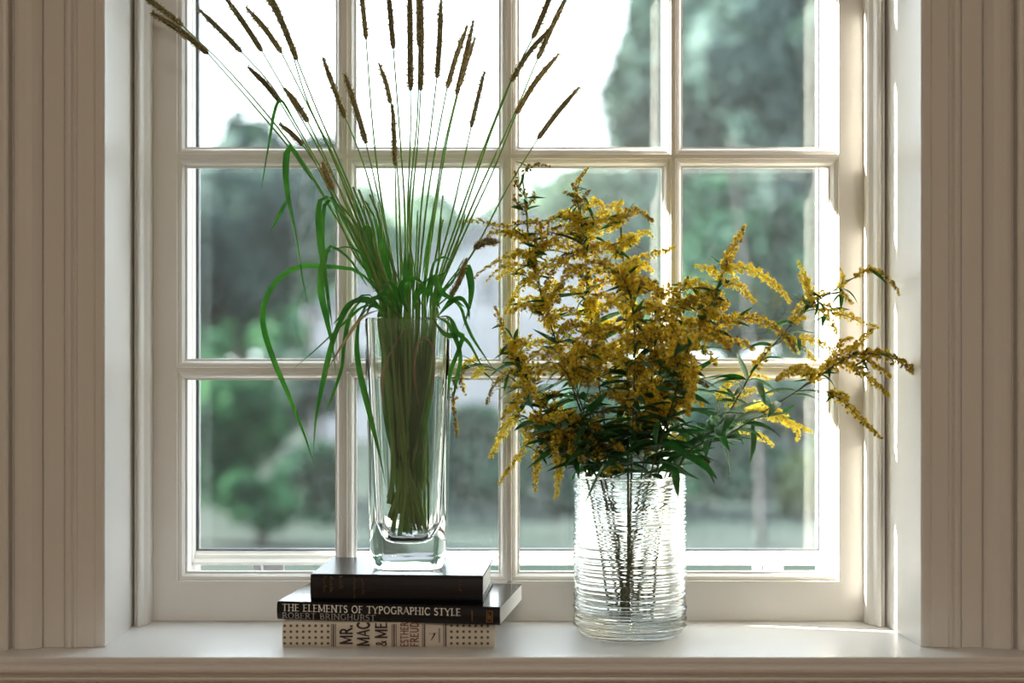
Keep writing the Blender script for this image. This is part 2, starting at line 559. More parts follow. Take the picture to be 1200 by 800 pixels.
# ================================================================== outdoors
GZ = -1.6
M_LAWN = principled('lawn', (0.010, 0.020, 0.018), 0.9, 0.03, noise=(0.5, (0.026, 0.034, 0.033), (1, 1, 1)))
V = [(-70, WO + 0.3, GZ), (70, WO + 0.3, GZ), (70, 140, GZ), (-70, 140, GZ)]
o = struct(obj('lawn', V, [(0, 1, 2, 3)], M_LAWN), 'grey green lawn outside the window', 'lawn')


def ico(sub):
    bm = bmesh.new(); bmesh.ops.create_icosphere(bm, subdivisions=sub, radius=1.0)
    v = np.array([x.co[:] for x in bm.verts]); f = [tuple(q.index for q in p.verts) for p in bm.faces]
    bm.free()
    return v, f


ICO_V, ICO_F = ico(2)
M_BARK = principled('grey_bark', (0.018, 0.018, 0.017), 0.9, 0.05, noise=(8, (0.03, 0.03, 0.028), (1, 1, 0.2)))
M_BIRCH = principled('pale_bark', (0.05, 0.05, 0.055), 0.8, 0.05, noise=(9, (0.03, 0.03, 0.033), (1, 1, 0.4)))
LEAFM = {}


def foliage_mat(key, c1, c2):
    LEAFM[key] = leafy('foliage_' + key, c1, (0.85, 1.0, 0.75), 0.3, 0.6, noise=1.3, ramp=[(0.40, c1), (0.62, c2)], spec=0.03)


foliage_mat('dark', (0.0058, 0.0244, 0.018), (0.0202, 0.0714, 0.0466))
foliage_mat('grey', (0.015, 0.034, 0.034), (0.046, 0.078, 0.076))
foliage_mat('mid', (0.0115, 0.0462, 0.0269), (0.0559, 0.1552, 0.0776))
foliage_mat('pale', (0.085, 0.14, 0.11), (0.15, 0.21, 0.165))  # haze of the distance is put into this leaf colour
foliage_mat('lime', (0.06, 0.095, 0.03), (0.10, 0.14, 0.05))


def crown(center, rx, ry, rz, nb, nl, ls, mat, name, parent):
    VV, FF = [], []
    tot = 0
    for b in range(nb):
        d = rng.normal(size=3); d /= np.linalg.norm(d)
        rad = rng.uniform(0.15, 0.85)
        c = d * rad * np.array([rx, ry, rz])
        br = rng.uniform(0.30, 0.46) * np.array([rx, ry, rz]) * (1.2 - 0.55 * rad)
        if b == 0:
            c = c * 0; br = 0.68 * np.array([rx, ry, rz])
        jit = 1 + rng.normal(scale=0.09, size=(len(ICO_V), 1))
        VV.append(ICO_V * jit * br * 0.9 + c)
        FF += [tuple(i + tot for i in t) for t in ICO_F]
        tot += len(ICO_V)
        dirs = rng.normal(size=(nl, 3)); dirs /= np.linalg.norm(dirs, axis=1)[:, None]
        p = dirs * br * rng.uniform(0.88, 1.14, size=(nl, 1)) + c
        u = rng.normal(size=(nl, 3)); u /= np.linalg.norm(u, axis=1)[:, None]
        w = np.cross(u, rng.normal(size=(nl, 3))); w /= np.linalg.norm(w, axis=1)[:, None]
        s = ls * rng.uniform(0.6, 1.3, size=(nl, 1))
        q = np.stack([p - u * s * 0.5, p + w * s * 0.28, p + u * s * 0.5, p - w * s * 0.28], axis=1).reshape(-1, 3)
        VV.append(q)
        FF += [(tot + 4 * k, tot + 4 * k + 1, tot + 4 * k + 2, tot + 4 * k + 3) for k in range(nl)]
        tot += 4 * nl
    A = np.concatenate(VV) + np.array(center) - np.array(parent.location)
    return link(name, mesh_data(name, A.tolist(), FF, mat), parent)


def tree(name, label, cx, cyp, rxp, rzp, y, key, group, trunk=True, nb=16, nl=330, cat='tree', bark=None):
    """crown centre and half sizes in photo pixels at distance y; rooted on the lawn"""
    c = P(cx, cyp, y)
    k = (y + D0) / F
    rx, rz = rxp * k, rzp * k
    c.z = max(c.z, GZ + rz * 0.55) if not trunk else c.z
    e = tag(empty(name, (c.x, y, GZ)), label, cat, group)
    crown((c.x, y, c.z), rx, min(rx, 2.6) * 0.8, rz, nb, nl, max(0.09, 0.13 * rx), LEAFM[key], 'foliage', e)
    V, Fc = [], []
    r = max(0.05, 0.055 * rx)
    top = c.z if trunk else max(GZ + 0.3, c.z - rz * 0.2)
    pts = [Vector((c.x, y, GZ - 0.02)), Vector((c.x + 0.05 * rx, y, (GZ + top) / 2)), Vector((c.x, y, top))]
    add_tube(V, Fc, spline(pts, 6), [r * 1.3, r * 1.05, r, r * 0.9, r * 0.75, r * 0.5], 8)
    obj('trunk', V, Fc, bark or M_BARK, e, True)
    return e


# white house
HY = 28.0
hk = (HY + D0) / F


def hx(px): return (px - 600) * hk
def hz(py): return H - (py - 400) * hk


house = tag(empty('house', (hx(560), HY, GZ)), 'white clapboard house with a gable roof beyond the lawn', 'house')
M_CLAP = principled('white_clapboard', (0.38, 0.38, 0.42), 0.7)
M_ROOF = principled('grey_shingle_roof', (0.17, 0.17, 0.20), 0.8)
xl, xp, xr = hx(368), hx(600), hx(742)
zl, zp, zr = hz(368), hz(255), hz(325)
dep = 7.0
pr2 = [(xl, GZ), (xr, GZ), (xr, zr), (xp, zp), (xl, zl)]
V = [(x, HY, z) for x, z in pr2] + [(x, HY + dep, z) for x, z in pr2]
Fc = [(0, 1, 2, 3, 4), (9, 8, 7, 6, 5)] + [(i, 5 + i, 5 + (i + 1) % 5, (i + 1) % 5) for i in range(5)]
fix_normals(obj('wall', V, Fc, M_CLAP, house))
V, Fc = [], []
nbd = 22
for k in range(1, nbd):                 # lapped boards on the gable wall
    z = GZ + (zl - GZ) * k / nbd
    add_box(V, Fc, xl, xr - 0.02, HY - 0.025, HY - 0.001, z, z + 0.02)
tag(obj('clapboards', V, Fc, M_CLAP, house), kind='stuff')
for (xa, za, xb, zb) in ((xl - 0.25, zl - 0.12, xp, zp), (xr + 0.25, zr - 0.12, xp, zp)):
    V = []
    for yy in (HY - 0.25, HY + dep + 0.25):
        V += [(xa, yy, za + 0.01), (xb, yy, zb + 0.01), (xb, yy, zb + 0.20), (xa, yy, za + 0.20)]
    fix_normals(obj('roof_slope', V, [(0, 1, 2, 3), (7, 6, 5, 4), (0, 4, 5, 1), (1, 5, 6, 2), (2, 6, 7, 3), (3, 7, 4, 0)], M_ROOF, house))
for (px0, px1, py0, py1) in ((562, 584, 322, 352), (470, 494, 400, 440), (640, 664, 400, 440)):
    w_ = box('house_window', hx(px0) - 0.06, hx(px1) + 0.06, HY - 0.07, HY - 0.027, hz(py1) - 0.06, hz(py0) + 0.06, M_CLAP, house)
    V, Fc = [], []
    add_box(V, Fc, hx(px0), hx(px1), HY - 0.085, HY - 0.071, hz(py1), hz(py0))
    obj('pane', [Vector(v) - Vector((0, 0, 0)) for v in V], Fc, principled('far_window_glass', (0.10, 0.11, 0.14), 0.2), w_)

G_L = 'leafy trees beyond the lawn'
tree('garden_tree', 'large grey green tree standing on the lawn beside the white house', 275, 262, 120, 175, 21, 'grey', G_L)
tree('garden_tree', 'broad grey green tree at the edge of the lawn, farther from the white house', 110, 300, 130, 200, 17, 'grey', G_L)
tree('garden_tree', 'fresh green small tree overlapping the corner of the white house', 362, 300, 62, 72, 25, 'mid', G_L)
tree('garden_tree', 'grey green tree joining the large one, its top lower', 362, 225, 72, 80, 39, 'grey', G_L)
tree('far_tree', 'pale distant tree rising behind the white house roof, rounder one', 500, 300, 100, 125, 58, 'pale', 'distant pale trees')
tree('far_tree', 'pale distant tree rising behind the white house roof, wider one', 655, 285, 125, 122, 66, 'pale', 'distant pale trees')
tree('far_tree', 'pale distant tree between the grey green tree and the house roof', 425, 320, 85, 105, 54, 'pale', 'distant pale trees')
tree('garden_tree', 'tall dense tree whose top reaches above the window, beyond the goldenrod', 850, 70, 150, 210, 31, 'grey', G_L, nb=30)
tree('garden_tree', 'dark dense tree filling the view behind the right casing', 1000, 190, 150, 270, 25.5, 'grey', G_L, nb=30)
tree('garden_tree', 'dark green tree just behind the goldenrod blooms', 860, 330, 130, 120, 21, 'dark', G_L, nb=20)
tree('garden_tree', 'grey green tree against the end of the white house', 772, 300, 62, 105, 26, 'grey', G_L)
S_ = 'shrubs along the lawn'
tree('garden_shrub', 'mid green round shrub on the lawn below the grey green tree', 270, 500, 88, 82, 16, 'mid', S_, False, 12, 300, 'shrub')
tree('garden_shrub', 'grey green shrub in front of the white house corner', 372, 452, 75, 55, 20, 'grey', S_, False, 12, 300, 'shrub')
tree('garden_shrub', 'dark green shrub on the lawn in front of the house', 372, 560, 55, 60, 14.5, 'dark', S_, False, 12, 300, 'shrub')
tree('garden_shrub', 'wide dark green shrub behind the tall square vase', 545, 560, 100, 84, 17, 'dark', S_, False, 14, 320, 'shrub')
tree('garden_shrub', 'mid green low shrub under the house gable wall', 560, 512, 80, 38, 21, 'mid', S_, False, 10, 280, 'shrub')
tree('garden_shrub', 'dark green shrub behind the ribbed round vase', 690, 565, 95, 84, 15.5, 'dark', S_, False, 14, 320, 'shrub')
tree('garden_shrub', 'dark green shrub between ribbed vase and birch trunk', 840, 555, 95, 90, 17.2, 'dark', S_, False, 14, 320, 'shrub')
tree('garden_shrub', 'yellow green shrub beside the pale birch trunk', 938, 565, 34, 50, 15, 'lime', S_, False, 10, 260, 'shrub')
tree('garden_shrub', 'mid green shrub at the lawn edge past the birch', 1010, 540, 70, 90, 16, 'mid', S_, False, 12, 300, 'shrub')
tree('garden_shrub', 'mid green shrub at the lawn edge near the left casing', 165, 520, 70, 90, 13, 'mid', S_, False, 12, 300, 'shrub')
for px, yy, rx_, rz_, dd in ((150, 345, 95, 75, 44), (285, 360, 95, 62, 50), (385, 372, 62, 48, 44), (238, 392, 60, 36, 40), (338, 388, 50, 38, 36.5), (262, 405, 48, 26, 33), (848, 396, 58, 30, 35), (950, 394, 60, 32, 38), (15, 345, 100, 85, 51), (-130, 340, 105, 90, 44), (-330, 340, 110, 90, 51), (1210, 345, 105, 85, 43), (1370, 340, 110, 90, 47), (700, 350, 85, 70, 47), (800, 345, 90, 80, 43), (930, 345, 100, 80, 53), (1060, 345, 100, 80, 46)):
    tree('far_tree', 'green tree in the row along the far edge of the lawn', px, yy, rx_, rz_, dd, 'mid', 'far row of trees', nb=12, nl=260)
tree('garden_shrub', 'mid green shrub under the large grey green tree', 225, 450, 75, 58, 25.5, 'mid', S_, False, 12, 300, 'shrub')
tree('garden_shrub', 'dark shrub between the large tree trunk and the white house', 318, 445, 62, 46, 23.1, 'grey', S_, False, 12, 300, 'shrub')
tree('garden_shrub', 'low mid green shrub nearest the house window on the lawn', 305, 590, 62, 40, 12.6, 'mid', S_, False, 10, 260, 'shrub')
tree('garden_shrub', 'mid green shrub against the house wall, behind the ribbed vase', 690, 490, 70, 50, 22.5, 'mid', S_, False, 12, 280, 'shrub')
tree('garden_shrub', 'grey green shrub below the dark tree behind the goldenrod', 930, 470, 80, 60, 23, 'grey', S_, False, 12, 280, 'shrub')
# the pale leaning birch
by = 12.6
e = tag(empty('birch_tree', (P(893, 630, by).x, by, GZ)), 'slender birch with pale leaning trunk on the lawn', 'tree')
V, Fc = [], []
pts = [P(893, 640, by), P(891, 540, by), P(880, 400, by), P(866, 250, by), P(857, 160, by)]
pts[0].z = GZ - 0.02
add_tube(V, Fc, spline(pts, 14), [0.038 - 0.0018 * i for i in range(14)], 8)
obj('trunk', V, Fc, M_BIRCH, e, True)
crown(tuple(P(862, 60, by)), 0.75, 0.6, 0.85, 10, 200, 0.10, LEAFM['grey'], 'foliage', e)

# ================================================================== lettering
def arc(cx, cz, rx, rz, a0, a1, n=9):
    return [(cx + rx * math.cos(math.radians(a0 + (a1 - a0) * i / (n - 1))), cz + rz * math.sin(math.radians(a0 + (a1 - a0) * i / (n - 1)))) for i in range(n)]


# glyph = (advance, [(weight, polyline)]); weight 'v' thick with serifs, 't' thick without, 'h' thin
GLY = {
    'T': (0.80, [('h', [(0.02, 0.96), (0.78, 0.96)]), ('v', [(0.40, 0), (0.40, 1)])]),
    'H': (0.92, [('v', [(0.16, 0), (0.16, 1)]), ('v', [(0.76, 0), (0.76, 1)]), ('h', [(0.16, 0.52), (0.76, 0.52)])]),
    'E': (0.70, [('v', [(0.16, 0), (0.16, 1)]), ('h', [(0.16, 0.96), (0.62, 0.96)]), ('h', [(0.16, 0.52), (0.54, 0.52)]), ('h', [(0.16, 0.04), (0.66, 0.04)])]),
    'L': (0.66, [('v', [(0.16, 0), (0.16, 1)]), ('h', [(0.16, 0.04), (0.62, 0.04)])]),
    'F': (0.66, [('v', [(0.16, 0), (0.16, 1)]), ('h', [(0.16, 0.96), (0.62, 0.96)]), ('h', [(0.16, 0.52), (0.54, 0.52)])]),
    'M': (1.08, [('v', [(0.14, 0), (0.14, 1)]), ('t', [(0.14, 1), (0.54, 0.12)]), ('h', [(0.54, 0.12), (0.94, 1)]), ('v', [(0.94, 0), (0.94, 1)])]),
    'N': (0.92, [('v', [(0.14, 0), (0.14, 1)]), ('t', [(0.14, 1), (0.78, 0.02)]), ('v', [(0.78, 0.0), (0.78, 1)])]),
    'S': (0.62, [('t', arc(0.30, 0.74, 0.20, 0.23, 30, 240, 9) + arc(0.30, 0.26, 0.22, 0.25, 75, -150, 10))]),
    'O': (0.96, [('t', arc(0.48, 0.5, 0.38, 0.48, 0, 360, 22))]),
    'C': (0.84, [('t', arc(0.48, 0.5, 0.38, 0.48, 45, 315, 16))]),
    'G': (0.92, [('t', arc(0.48, 0.5, 0.38, 0.48, 45, 320, 16)), ('t', [(0.78, 0.1), (0.78, 0.45)]), ('h', [(0.62, 0.45), (0.88, 0.45)])]),
    'Y': (0.82, [('t', [(0.04, 1), (0.41, 0.48)]), ('h', [(0.78, 1), (0.41, 0.48)]), ('v', [(0.41, 0), (0.41, 0.5)])]),
    'P': (0.68, [('v', [(0.16, 0), (0.16, 1)]), ('t', [(0.16, 0.97)] + arc(0.34, 0.73, 0.26, 0.24, 90, -90, 9) + [(0.16, 0.49)])]),
    'R': (0.80, [('v', [(0.16, 0), (0.16, 1)]), ('t', [(0.16, 0.97)] + arc(0.34, 0.73, 0.26, 0.24, 90, -90, 9) + [(0.16, 0.49)]), ('t', [(0.38, 0.49), (0.76, 0.02)])]),
    'B': (0.74, [('v', [(0.16, 0), (0.16, 1)]), ('t', [(0.16, 0.97)] + arc(0.34, 0.75, 0.22, 0.22, 90, -90, 8) + [(0.16, 0.53)]),
                 ('t', [(0.16, 0.53)] + arc(0.36, 0.28, 0.28, 0.25, 90, -90, 9) + [(0.16, 0.03)])]),
    'D': (0.86, [('v', [(0.16, 0), (0.16, 1)]), ('t', [(0.16, 0.97)] + arc(0.36, 0.5, 0.40, 0.47, 90, -90, 11) + [(0.16, 0.03)])]),
    'A': (0.86, [('h', [(0.06, 0.02), (0.42, 1)]), ('t', [(0.42, 1), (0.80, 0.02)]), ('h', [(0.20, 0.36), (0.64, 0.36)])]),
    'I': (0.36, [('v', [(0.18, 0), (0.18, 1)])]),
    'U': (0.88, [('t', [(0.16, 1), (0.16, 0.36)] + arc(0.44, 0.34, 0.28, 0.31, 180, 360, 9) + [(0.72, 1)])]),
    '.': (0.30, [('t', [(0.15, 0.0), (0.15, 0.14)])]),
    '&': (0.95, [('t', [(0.88, 0.02), (0.30, 0.70)] + arc(0.42, 0.80, 0.16, 0.17, 200, -40, 9) + [(0.20, 0.42)] + arc(0.38, 0.24, 0.28, 0.22, 150, 330, 10) + [(0.86, 0.45)])]),
    ' ': (0.42, []),
}


def text_quads(s, serif=True, thick=0.17, thin=0.085, track=0.06):
    V, Fc = [], []
    x = 0.0

    def stroke(pl, w):
        for (a, b) in zip(pl[:-1], pl[1:]):
            dx, dz = b[0] - a[0], b[1] - a[1]
            L = math.hypot(dx, dz) or 1e-6
            # curved strokes: thick where they run upright, thin where level
            nx, nz = -dz / L * w / 2, dx / L * w / 2
            ex, ez = dx / L * w * 0.25, dz / L * w * 0.25
            i = len(V)
            V.extend([(x + a[0] + nx - ex, a[1] + nz - ez), (x + a[0] - nx - ex, a[1] - nz - ez), (x + b[0] - nx + ex, b[1] - nz + ez), (x + b[0] + nx + ex, b[1] + nz + ez)])
            Fc.append((i, i + 1, i + 2, i + 3))
    for ch in s:
        adv, st = GLY[ch]
        for w, pl in st:
            stroke(pl, thin if w == 'h' else thick)
            if serif and w == 'v':
                for q in (pl[0], pl[-1]):
                    if q[1] in (0, 1) or q[1] == 0.0:
                        zz = 0.035 if q[1] == 0 else 0.965
                        stroke([(q[0] - 0.16, zz), (q[0] + 0.16, zz)], 0.07)
        x += adv + track
    return V, Fc, x - track


def lettering(name, s, parent, x0, x1, z0, z1, y, mat, up=False, serif=True, thick=0.145, thin=0.075):
    """fit the line into the rectangle on the spine; up = runs upward with letter tops to the left"""
    V, Fc, w = text_quads(s, serif, thick, thin)
    out = []
    for u, v in V:
        if up:
            out.append((x1 - v * (x1 - x0), y, z0 + u / w * (z1 - z0)))
        else:
            out.append((x0 + u / w * (x1 - x0), y, z0 + v * (z1 - z0)))
    # quads are laid facing the reader, a hair's breadth apart so that strokes do not fight
    res = [(a, b - 0.000002 * (i // 4 % 7), c) for i, (a, b, c) in enumerate(out)]
    me = mesh_data(name, res, Fc, mat)
    o = link(name, me, parent)
    return o


# ================================================================== books
M_PAGES = principled('paper_pages', (0.80, 0.78, 0.74), 0.8, noise=(40, (0.66, 0.63, 0.58), (0.1, 0.1, 30)))
M_BLACK = principled('black_glossy_cover', (0.010, 0.011, 0.015), 0.16, 0.45)
M_NAVY = principled('black_cloth_cover', (0.008, 0.009, 0.014), 0.26, 0.45, bump=(900, 0.1, 0.0003))
M_CREAM = principled('cream_printed_cover', (0.80, 0.74, 0.66), 0.5, noise=(30, (0.76, 0.70, 0.61), (1, 1, 1)))
M_SILVER = principled('silver_print', (0.90, 0.90, 0.88), 0.5)
M_GREYP = principled('grey_print', (0.36, 0.36, 0.36), 0.5)
M_GOLD = principled('dull_gold_print', (0.30, 0.14, 0.04), 0.5)
M_GOLD2 = principled('faint_gold_print', (0.11, 0.065, 0.02), 0.5)
M_INK = principled('dark_ink', (0.035, 0.02, 0.022), 0.6)
M_RED = principled('brown_red_ink', (0.22, 0.06, 0.055), 0.6)
M_OLIVE = principled('olive_dot_ink', (0.13, 0.115, 0.03), 0.6)
M_STRIPE = principled('mauve_stripe_ink', (0.17, 0.12, 0.12), 0.6)


def book(name, label, x, y, z, L, W, T, ang, cover, ct, inset):
    e = tag(empty(name, (x, y, z)), label, 'book', 'stacked books')
    # covers and rounded spine in one wrap
    n = 9
    outer, inner = [], []
    bulge = 0.0016
    outer.append((W, T)); inner.append((W, T - ct))
    for k in range(n):
        t = k / (n - 1)
        zz = T * (1 - t)
        yy = -bulge * math.sin(math.pi * t) + (0.0012 if k in (0, n - 1) else 0)
        outer.append((yy, zz))
        inner.append((yy + ct * 1.2, min(max(zz, ct), T - ct)))
    outer.append((W, 0)); inner.append((W, ct))
    V, Fc = [], []
    m = len(outer)
    for xx in (0.0, L):
        V += [(xx, a, b) for a, b in outer]
        V += [(xx, a, b) for a, b in inner]
    q = 2 * m
    for i in range(m - 1):
        Fc += [(i, i + 1, q + i + 1, q + i), (m + i, q + m + i, q + m + i + 1, m + i + 1), (i, m + i, m + i + 1, i + 1), (q + i, q + i + 1, q + m + i + 1, q + m + i)]
    Fc += [(0, q, q + m, m), (m - 1, 2 * m - 1, q + 2 * m - 1, q + m - 1)]
    cv = fix_normals(link('cover', mesh_data('cover', V, Fc, cover), e))
    V, Fc = [], []
    add_box(V, Fc, inset + 0.0001, L - inset - 0.0001, 0.002 + ct, W - inset - 0.0001, ct + 0.00005, T - ct - 0.00005)
    tag(link('page_block', mesh_data('page_block', V, Fc, M_PAGES), e), label='off white page edges')
    e.rotation_euler = (0, 0, ang)
    return cv


# bottom: cream book with dots
z1, z2, z3 = 0.0254, 0.0440, 0.0723
b1 = book('book', 'cream book with olive dots on its spine, lowest of the stack', -0.2354, -0.1440, 0.0002, 0.218, 0.142, z1 - 0.0004, 0.0, M_CREAM, 0.0022, 0.003)
k1 = 0.218 / 249.0
YF = -0.0024


def bx1(px): return (px - 331) * k1
def bz1(py): return (758 - py) * 0.000875


V, Fc = [], []
dots = [(334 + 7.25 * i, r) for i in range(8) for r in (732.6, 739.5, 746.4, 753.3)] + [(529 + 7.1 * i, r) for i in range(7) for r in (732.6, 739.5, 746.4, 753.3)]
for (px, py) in dots:
    b = len(V)
    for q in range(8):
        a = 2 * math.pi * (q + 0.5) / 8
        V.append((bx1(px) + 0.0015 * math.cos(a), YF, bz1(py) + 0.0015 * math.sin(a)))
    Fc.append(tuple(range(b, b + 8)))
tag(link('dot_pattern', mesh_data('dot_pattern', V, Fc, M_OLIVE), b1), label='rows of olive dots on the spine')
for px, w in ((388.6, 0.9), (390.9, 1.9), (393.4, 0.9), (459.6, 0.9), (461.9, 1.9), (464.4, 0.9), (495.2, 0.9), (497.5, 1.9), (520.0, 0.9), (522.3, 1.9)):
    V, Fc = [], []
    add_box(V, Fc, bx1(px) - w * k1 / 2, bx1(px) + w * k1 / 2, YF, YF + 0.0003, bz1(757), bz1(730.5))
    link('stripe', mesh_data('stripe', V, Fc, M_STRIPE), b1)
YL = YF - 0.0001
lettering('title_lettering', 'MR.', b1, bx1(399), bx1(413), bz1(754.5), bz1(731.5), YL, M_INK, True, False, 0.20, 0.13)
lettering('title_lettering', 'MAC', b1, bx1(419), bx1(433), bz1(756.5), bz1(728.4), YL, M_INK, True, False, 0.20, 0.13)
lettering('title_lettering', 'ME', b1, bx1(440), bx1(453.5), bz1(747.5), bz1(729.0), YL, M_INK, True, False, 0.20, 0.13)
lettering('title_lettering', '&', b1, bx1(441), bx1(453), bz1(756.5), bz1(750.0), YL, M_INK, True, False, 0.15, 0.12)
lettering('author_lettering', 'ESTHER', b1, bx1(469.5), bx1(478.5), bz1(757), bz1(728.4), YL, M_RED, True, False, 0.17, 0.12)
lettering('author_lettering', 'FREUD', b1, bx1(481), bx1(490.5), bz1(757), bz1(728.4), YL, M_RED, True, False, 0.17, 0.12)
# publisher's flourish and the tiny line beside it
V, Fc = [], []
fl = spline([Vector((bx1(503), 0, bz1(741))), Vector((bx1(506), 0, bz1(742.5))), Vector((bx1(509.5), 0, bz1(741))), Vector((bx1(508), 0, bz1(745))), Vector((bx1(505.5), 0, bz1(749))), Vector((bx1(504), 0, bz1(749.5)))], 16)
for i in range(15):
    a, b = fl[i], fl[i + 1]
    w = 0.0003 + 0.0005 * math.sin(math.pi * i / 14)
    n = len(V)
    V += [(a.x - w, YL, a.z), (a.x + w, YL, a.z), (b.x + w, YL, b.z), (b.x - w, YL, b.z)]
    Fc.append((n, n + 1, n + 2, n + 3))
link('emblem', mesh_data('emblem', V, Fc, M_INK), b1)
V, Fc = [], []
zz = 752.0
while zz > 735:
    add_box(V, Fc, bx1(513.8), bx1(515.8), YL, YL + 0.0003, bz1(zz), bz1(zz - 0.9))
    zz -= 1.7
link('small_print', mesh_data('small_print', V, Fc, M_STRIPE), b1)

# middle: glossy black paperback
ANG = -math.atan2(0.0355, 0.2315)
b2 = book('book', 'black glossy paperback with silver capitals on its spine, middle of the stack', -0.2436, -0.1245, z1, 0.2342, 0.150, z2 - z1 - 0.0002, ANG, M_BLACK, 0.0007, 0.0)
YB = -0.0023
lettering('title_lettering', 'THE ELEMENTS OF TYPOGRAPHIC STYLE', b2, 0.0058, 0.1940, 0.0089, 0.0162, YB, M_SILVER)
lettering('author_lettering', 'ROBERT BRINGHURST', b2, 0.0058, 0.1052, 0.0014, 0.0073, YB, M_GREYP)
V, Fc = [], []
for i in range(7):
    add_box(V, Fc, 0.2052, 0.2060 + 0.0006 * (i % 2), YB, YB + 0.0004, 0.0035 + 0.0017 * i, 0.0045 + 0.0017 * i)
link('small_print', mesh_data('small_print', V, Fc, M_GOLD), b2)
V, Fc = [], []
for (xa, xb, za, zb) in ((0.2205, 0.2270, 0.0140, 0.0147), (0.2205, 0.2270, 0.0032, 0.0039), (0.2205, 0.2212, 0.0039, 0.0140), (0.2263, 0.2270, 0.0039, 0.0140),
                         (0.2222, 0.2232, 0.0055, 0.0125), (0.2242, 0.2252, 0.0055, 0.0095), (0.2232, 0.2242, 0.0088, 0.0098)):
    add_box(V, Fc, xa, xb, YB, YB + 0.0004, za, zb)
link('emblem', mesh_data('emblem', V, Fc, M_GOLD), b2)

# top: small thick black book
ANG3 = -math.atan2(0.013, 0.179)
b3 = book('book', 'small thick black book with faint gold spine print, topmost of the stack', -0.2090, -0.1245, z2, 0.1795, 0.124, z3 - z2 - 0.0002, ANG3, M_NAVY, 0.0022, 0.003)
V, Fc = [], []
rr = random.Random(4)
for (xc, wd, za, zb) in ((0.0155, 0.0042, 0.010, 0.0252), (0.0222, 0.0042, 0.010, 0.0252), (0.0325, 0.0048, 0.014, 0.0255), (0.0465, 0.0034, 0.004, 0.0250), (0.0550, 0.0030, 0.008, 0.0235), (0.1565, 0.0032, 0.013, 0.0225)):
    zz = za
    while zz < zb:
        x0 = xc - wd / 2 + rr.uniform(0, 0.0008)
        add_box(V, Fc, x0, x0 + wd * rr.uniform(0.35, 0.95), -0.0024, -0.0019, zz, zz + 0.0009)
        zz += 0.0019
link('spine_print', mesh_data('spine_print', V, Fc, M_GOLD2), b3)

# ================================================================== glass vases
def rsq(hwid, rc, n=8):
    """rounded square outline, 4*n points"""
    out = []
    for cx, cyy, a0 in ((1, 1, 0), (-1, 1, 90), (-1, -1, 180), (1, -1, 270)):
        for k in range(n):
            a = math.radians(a0 + 90 * k / (n - 1))
            out.append((cx * (hwid - rc) + rc * math.cos(a), cyy * (hwid - rc) + rc * math.sin(a)))
    return out


VX, VY = P(480, 600, -0.064).x, -0.0665
ZR = H + 27.5 * (D0 - 0.066) / F
VZ = z3 - 0.0001
rings = []                                # (z, half width, corner radius)
hb, ht = 0.0392, 0.0452
for z, hwd, rc in ((0.0, 0.0315, 0.015), (0.0008, 0.0345, 0.015), (0.003, 0.0370, 0.015), (0.007, 0.0388, 0.014), (0.014, 0.0396, 0.013), (0.03, 0.0402, 0.012)):
    rings.append((VZ + z, hwd, rc))
for k in range(1, 11):
    t = k / 10
    rings.append((VZ + 0.03 + (ZR - VZ - 0.0330) * t, 0.0402 + (ht - 0.0402) * t, 0.012))
rings += [(ZR - 0.0018, ht, 0.012), (ZR - 0.0008, ht - 0.0004, 0.012), (ZR, ht - 0.0014, 0.0115), (ZR, ht - 0.0036, 0.010), (ZR - 0.0010, ht - 0.0048, 0.0095), (ZR - 0.0018, ht - 0.0050, 0.0095), (ZR - 0.0032, ht - 0.00503, 0.0095)]
for k in range(1, 11):
    t = k / 10
    zz = ZR - 0.0032 - (ZR - 0.0032 - (VZ + 0.052)) * t
    rings.append((zz, ht - 0.0050 - (ht - 0.0402 + 0.0030) * t, 0.0095))
for z, hwd, rc in ((0.043, 0.0300, 0.0105), (0.036, 0.0275, 0.012), (0.031, 0.0240, 0.013), (0.028, 0.0190, 0.0135), (0.0268, 0.012, 0.011), (0.0265, 0.004, 0.0039)):
    rings.append((VZ + z, hwd, rc))
V, Fc = [], []
for z, hwd, rc in rings:
    V += [(VX + a, VY + b, z) for a, b in rsq(hwd, rc)]
n = 32
for i in range(len(rings) - 1):
    for k in range(n):
        a, b = i * n + k, i * n + (k + 1) % n
        Fc.append((a, b, b + n, a + n))
Fc.append(tuple(range(n))[::-1]); Fc.append(tuple(range((len(rings) - 1) * n, len(rings) * n)))
sv = tag(empty('square_vase', (VX, VY, VZ)), 'tall clear square glass vase holding grass, standing on the books', 'vase')
o = fix_normals(obj('glass_body', V, Fc, M_VASE, sv, True))

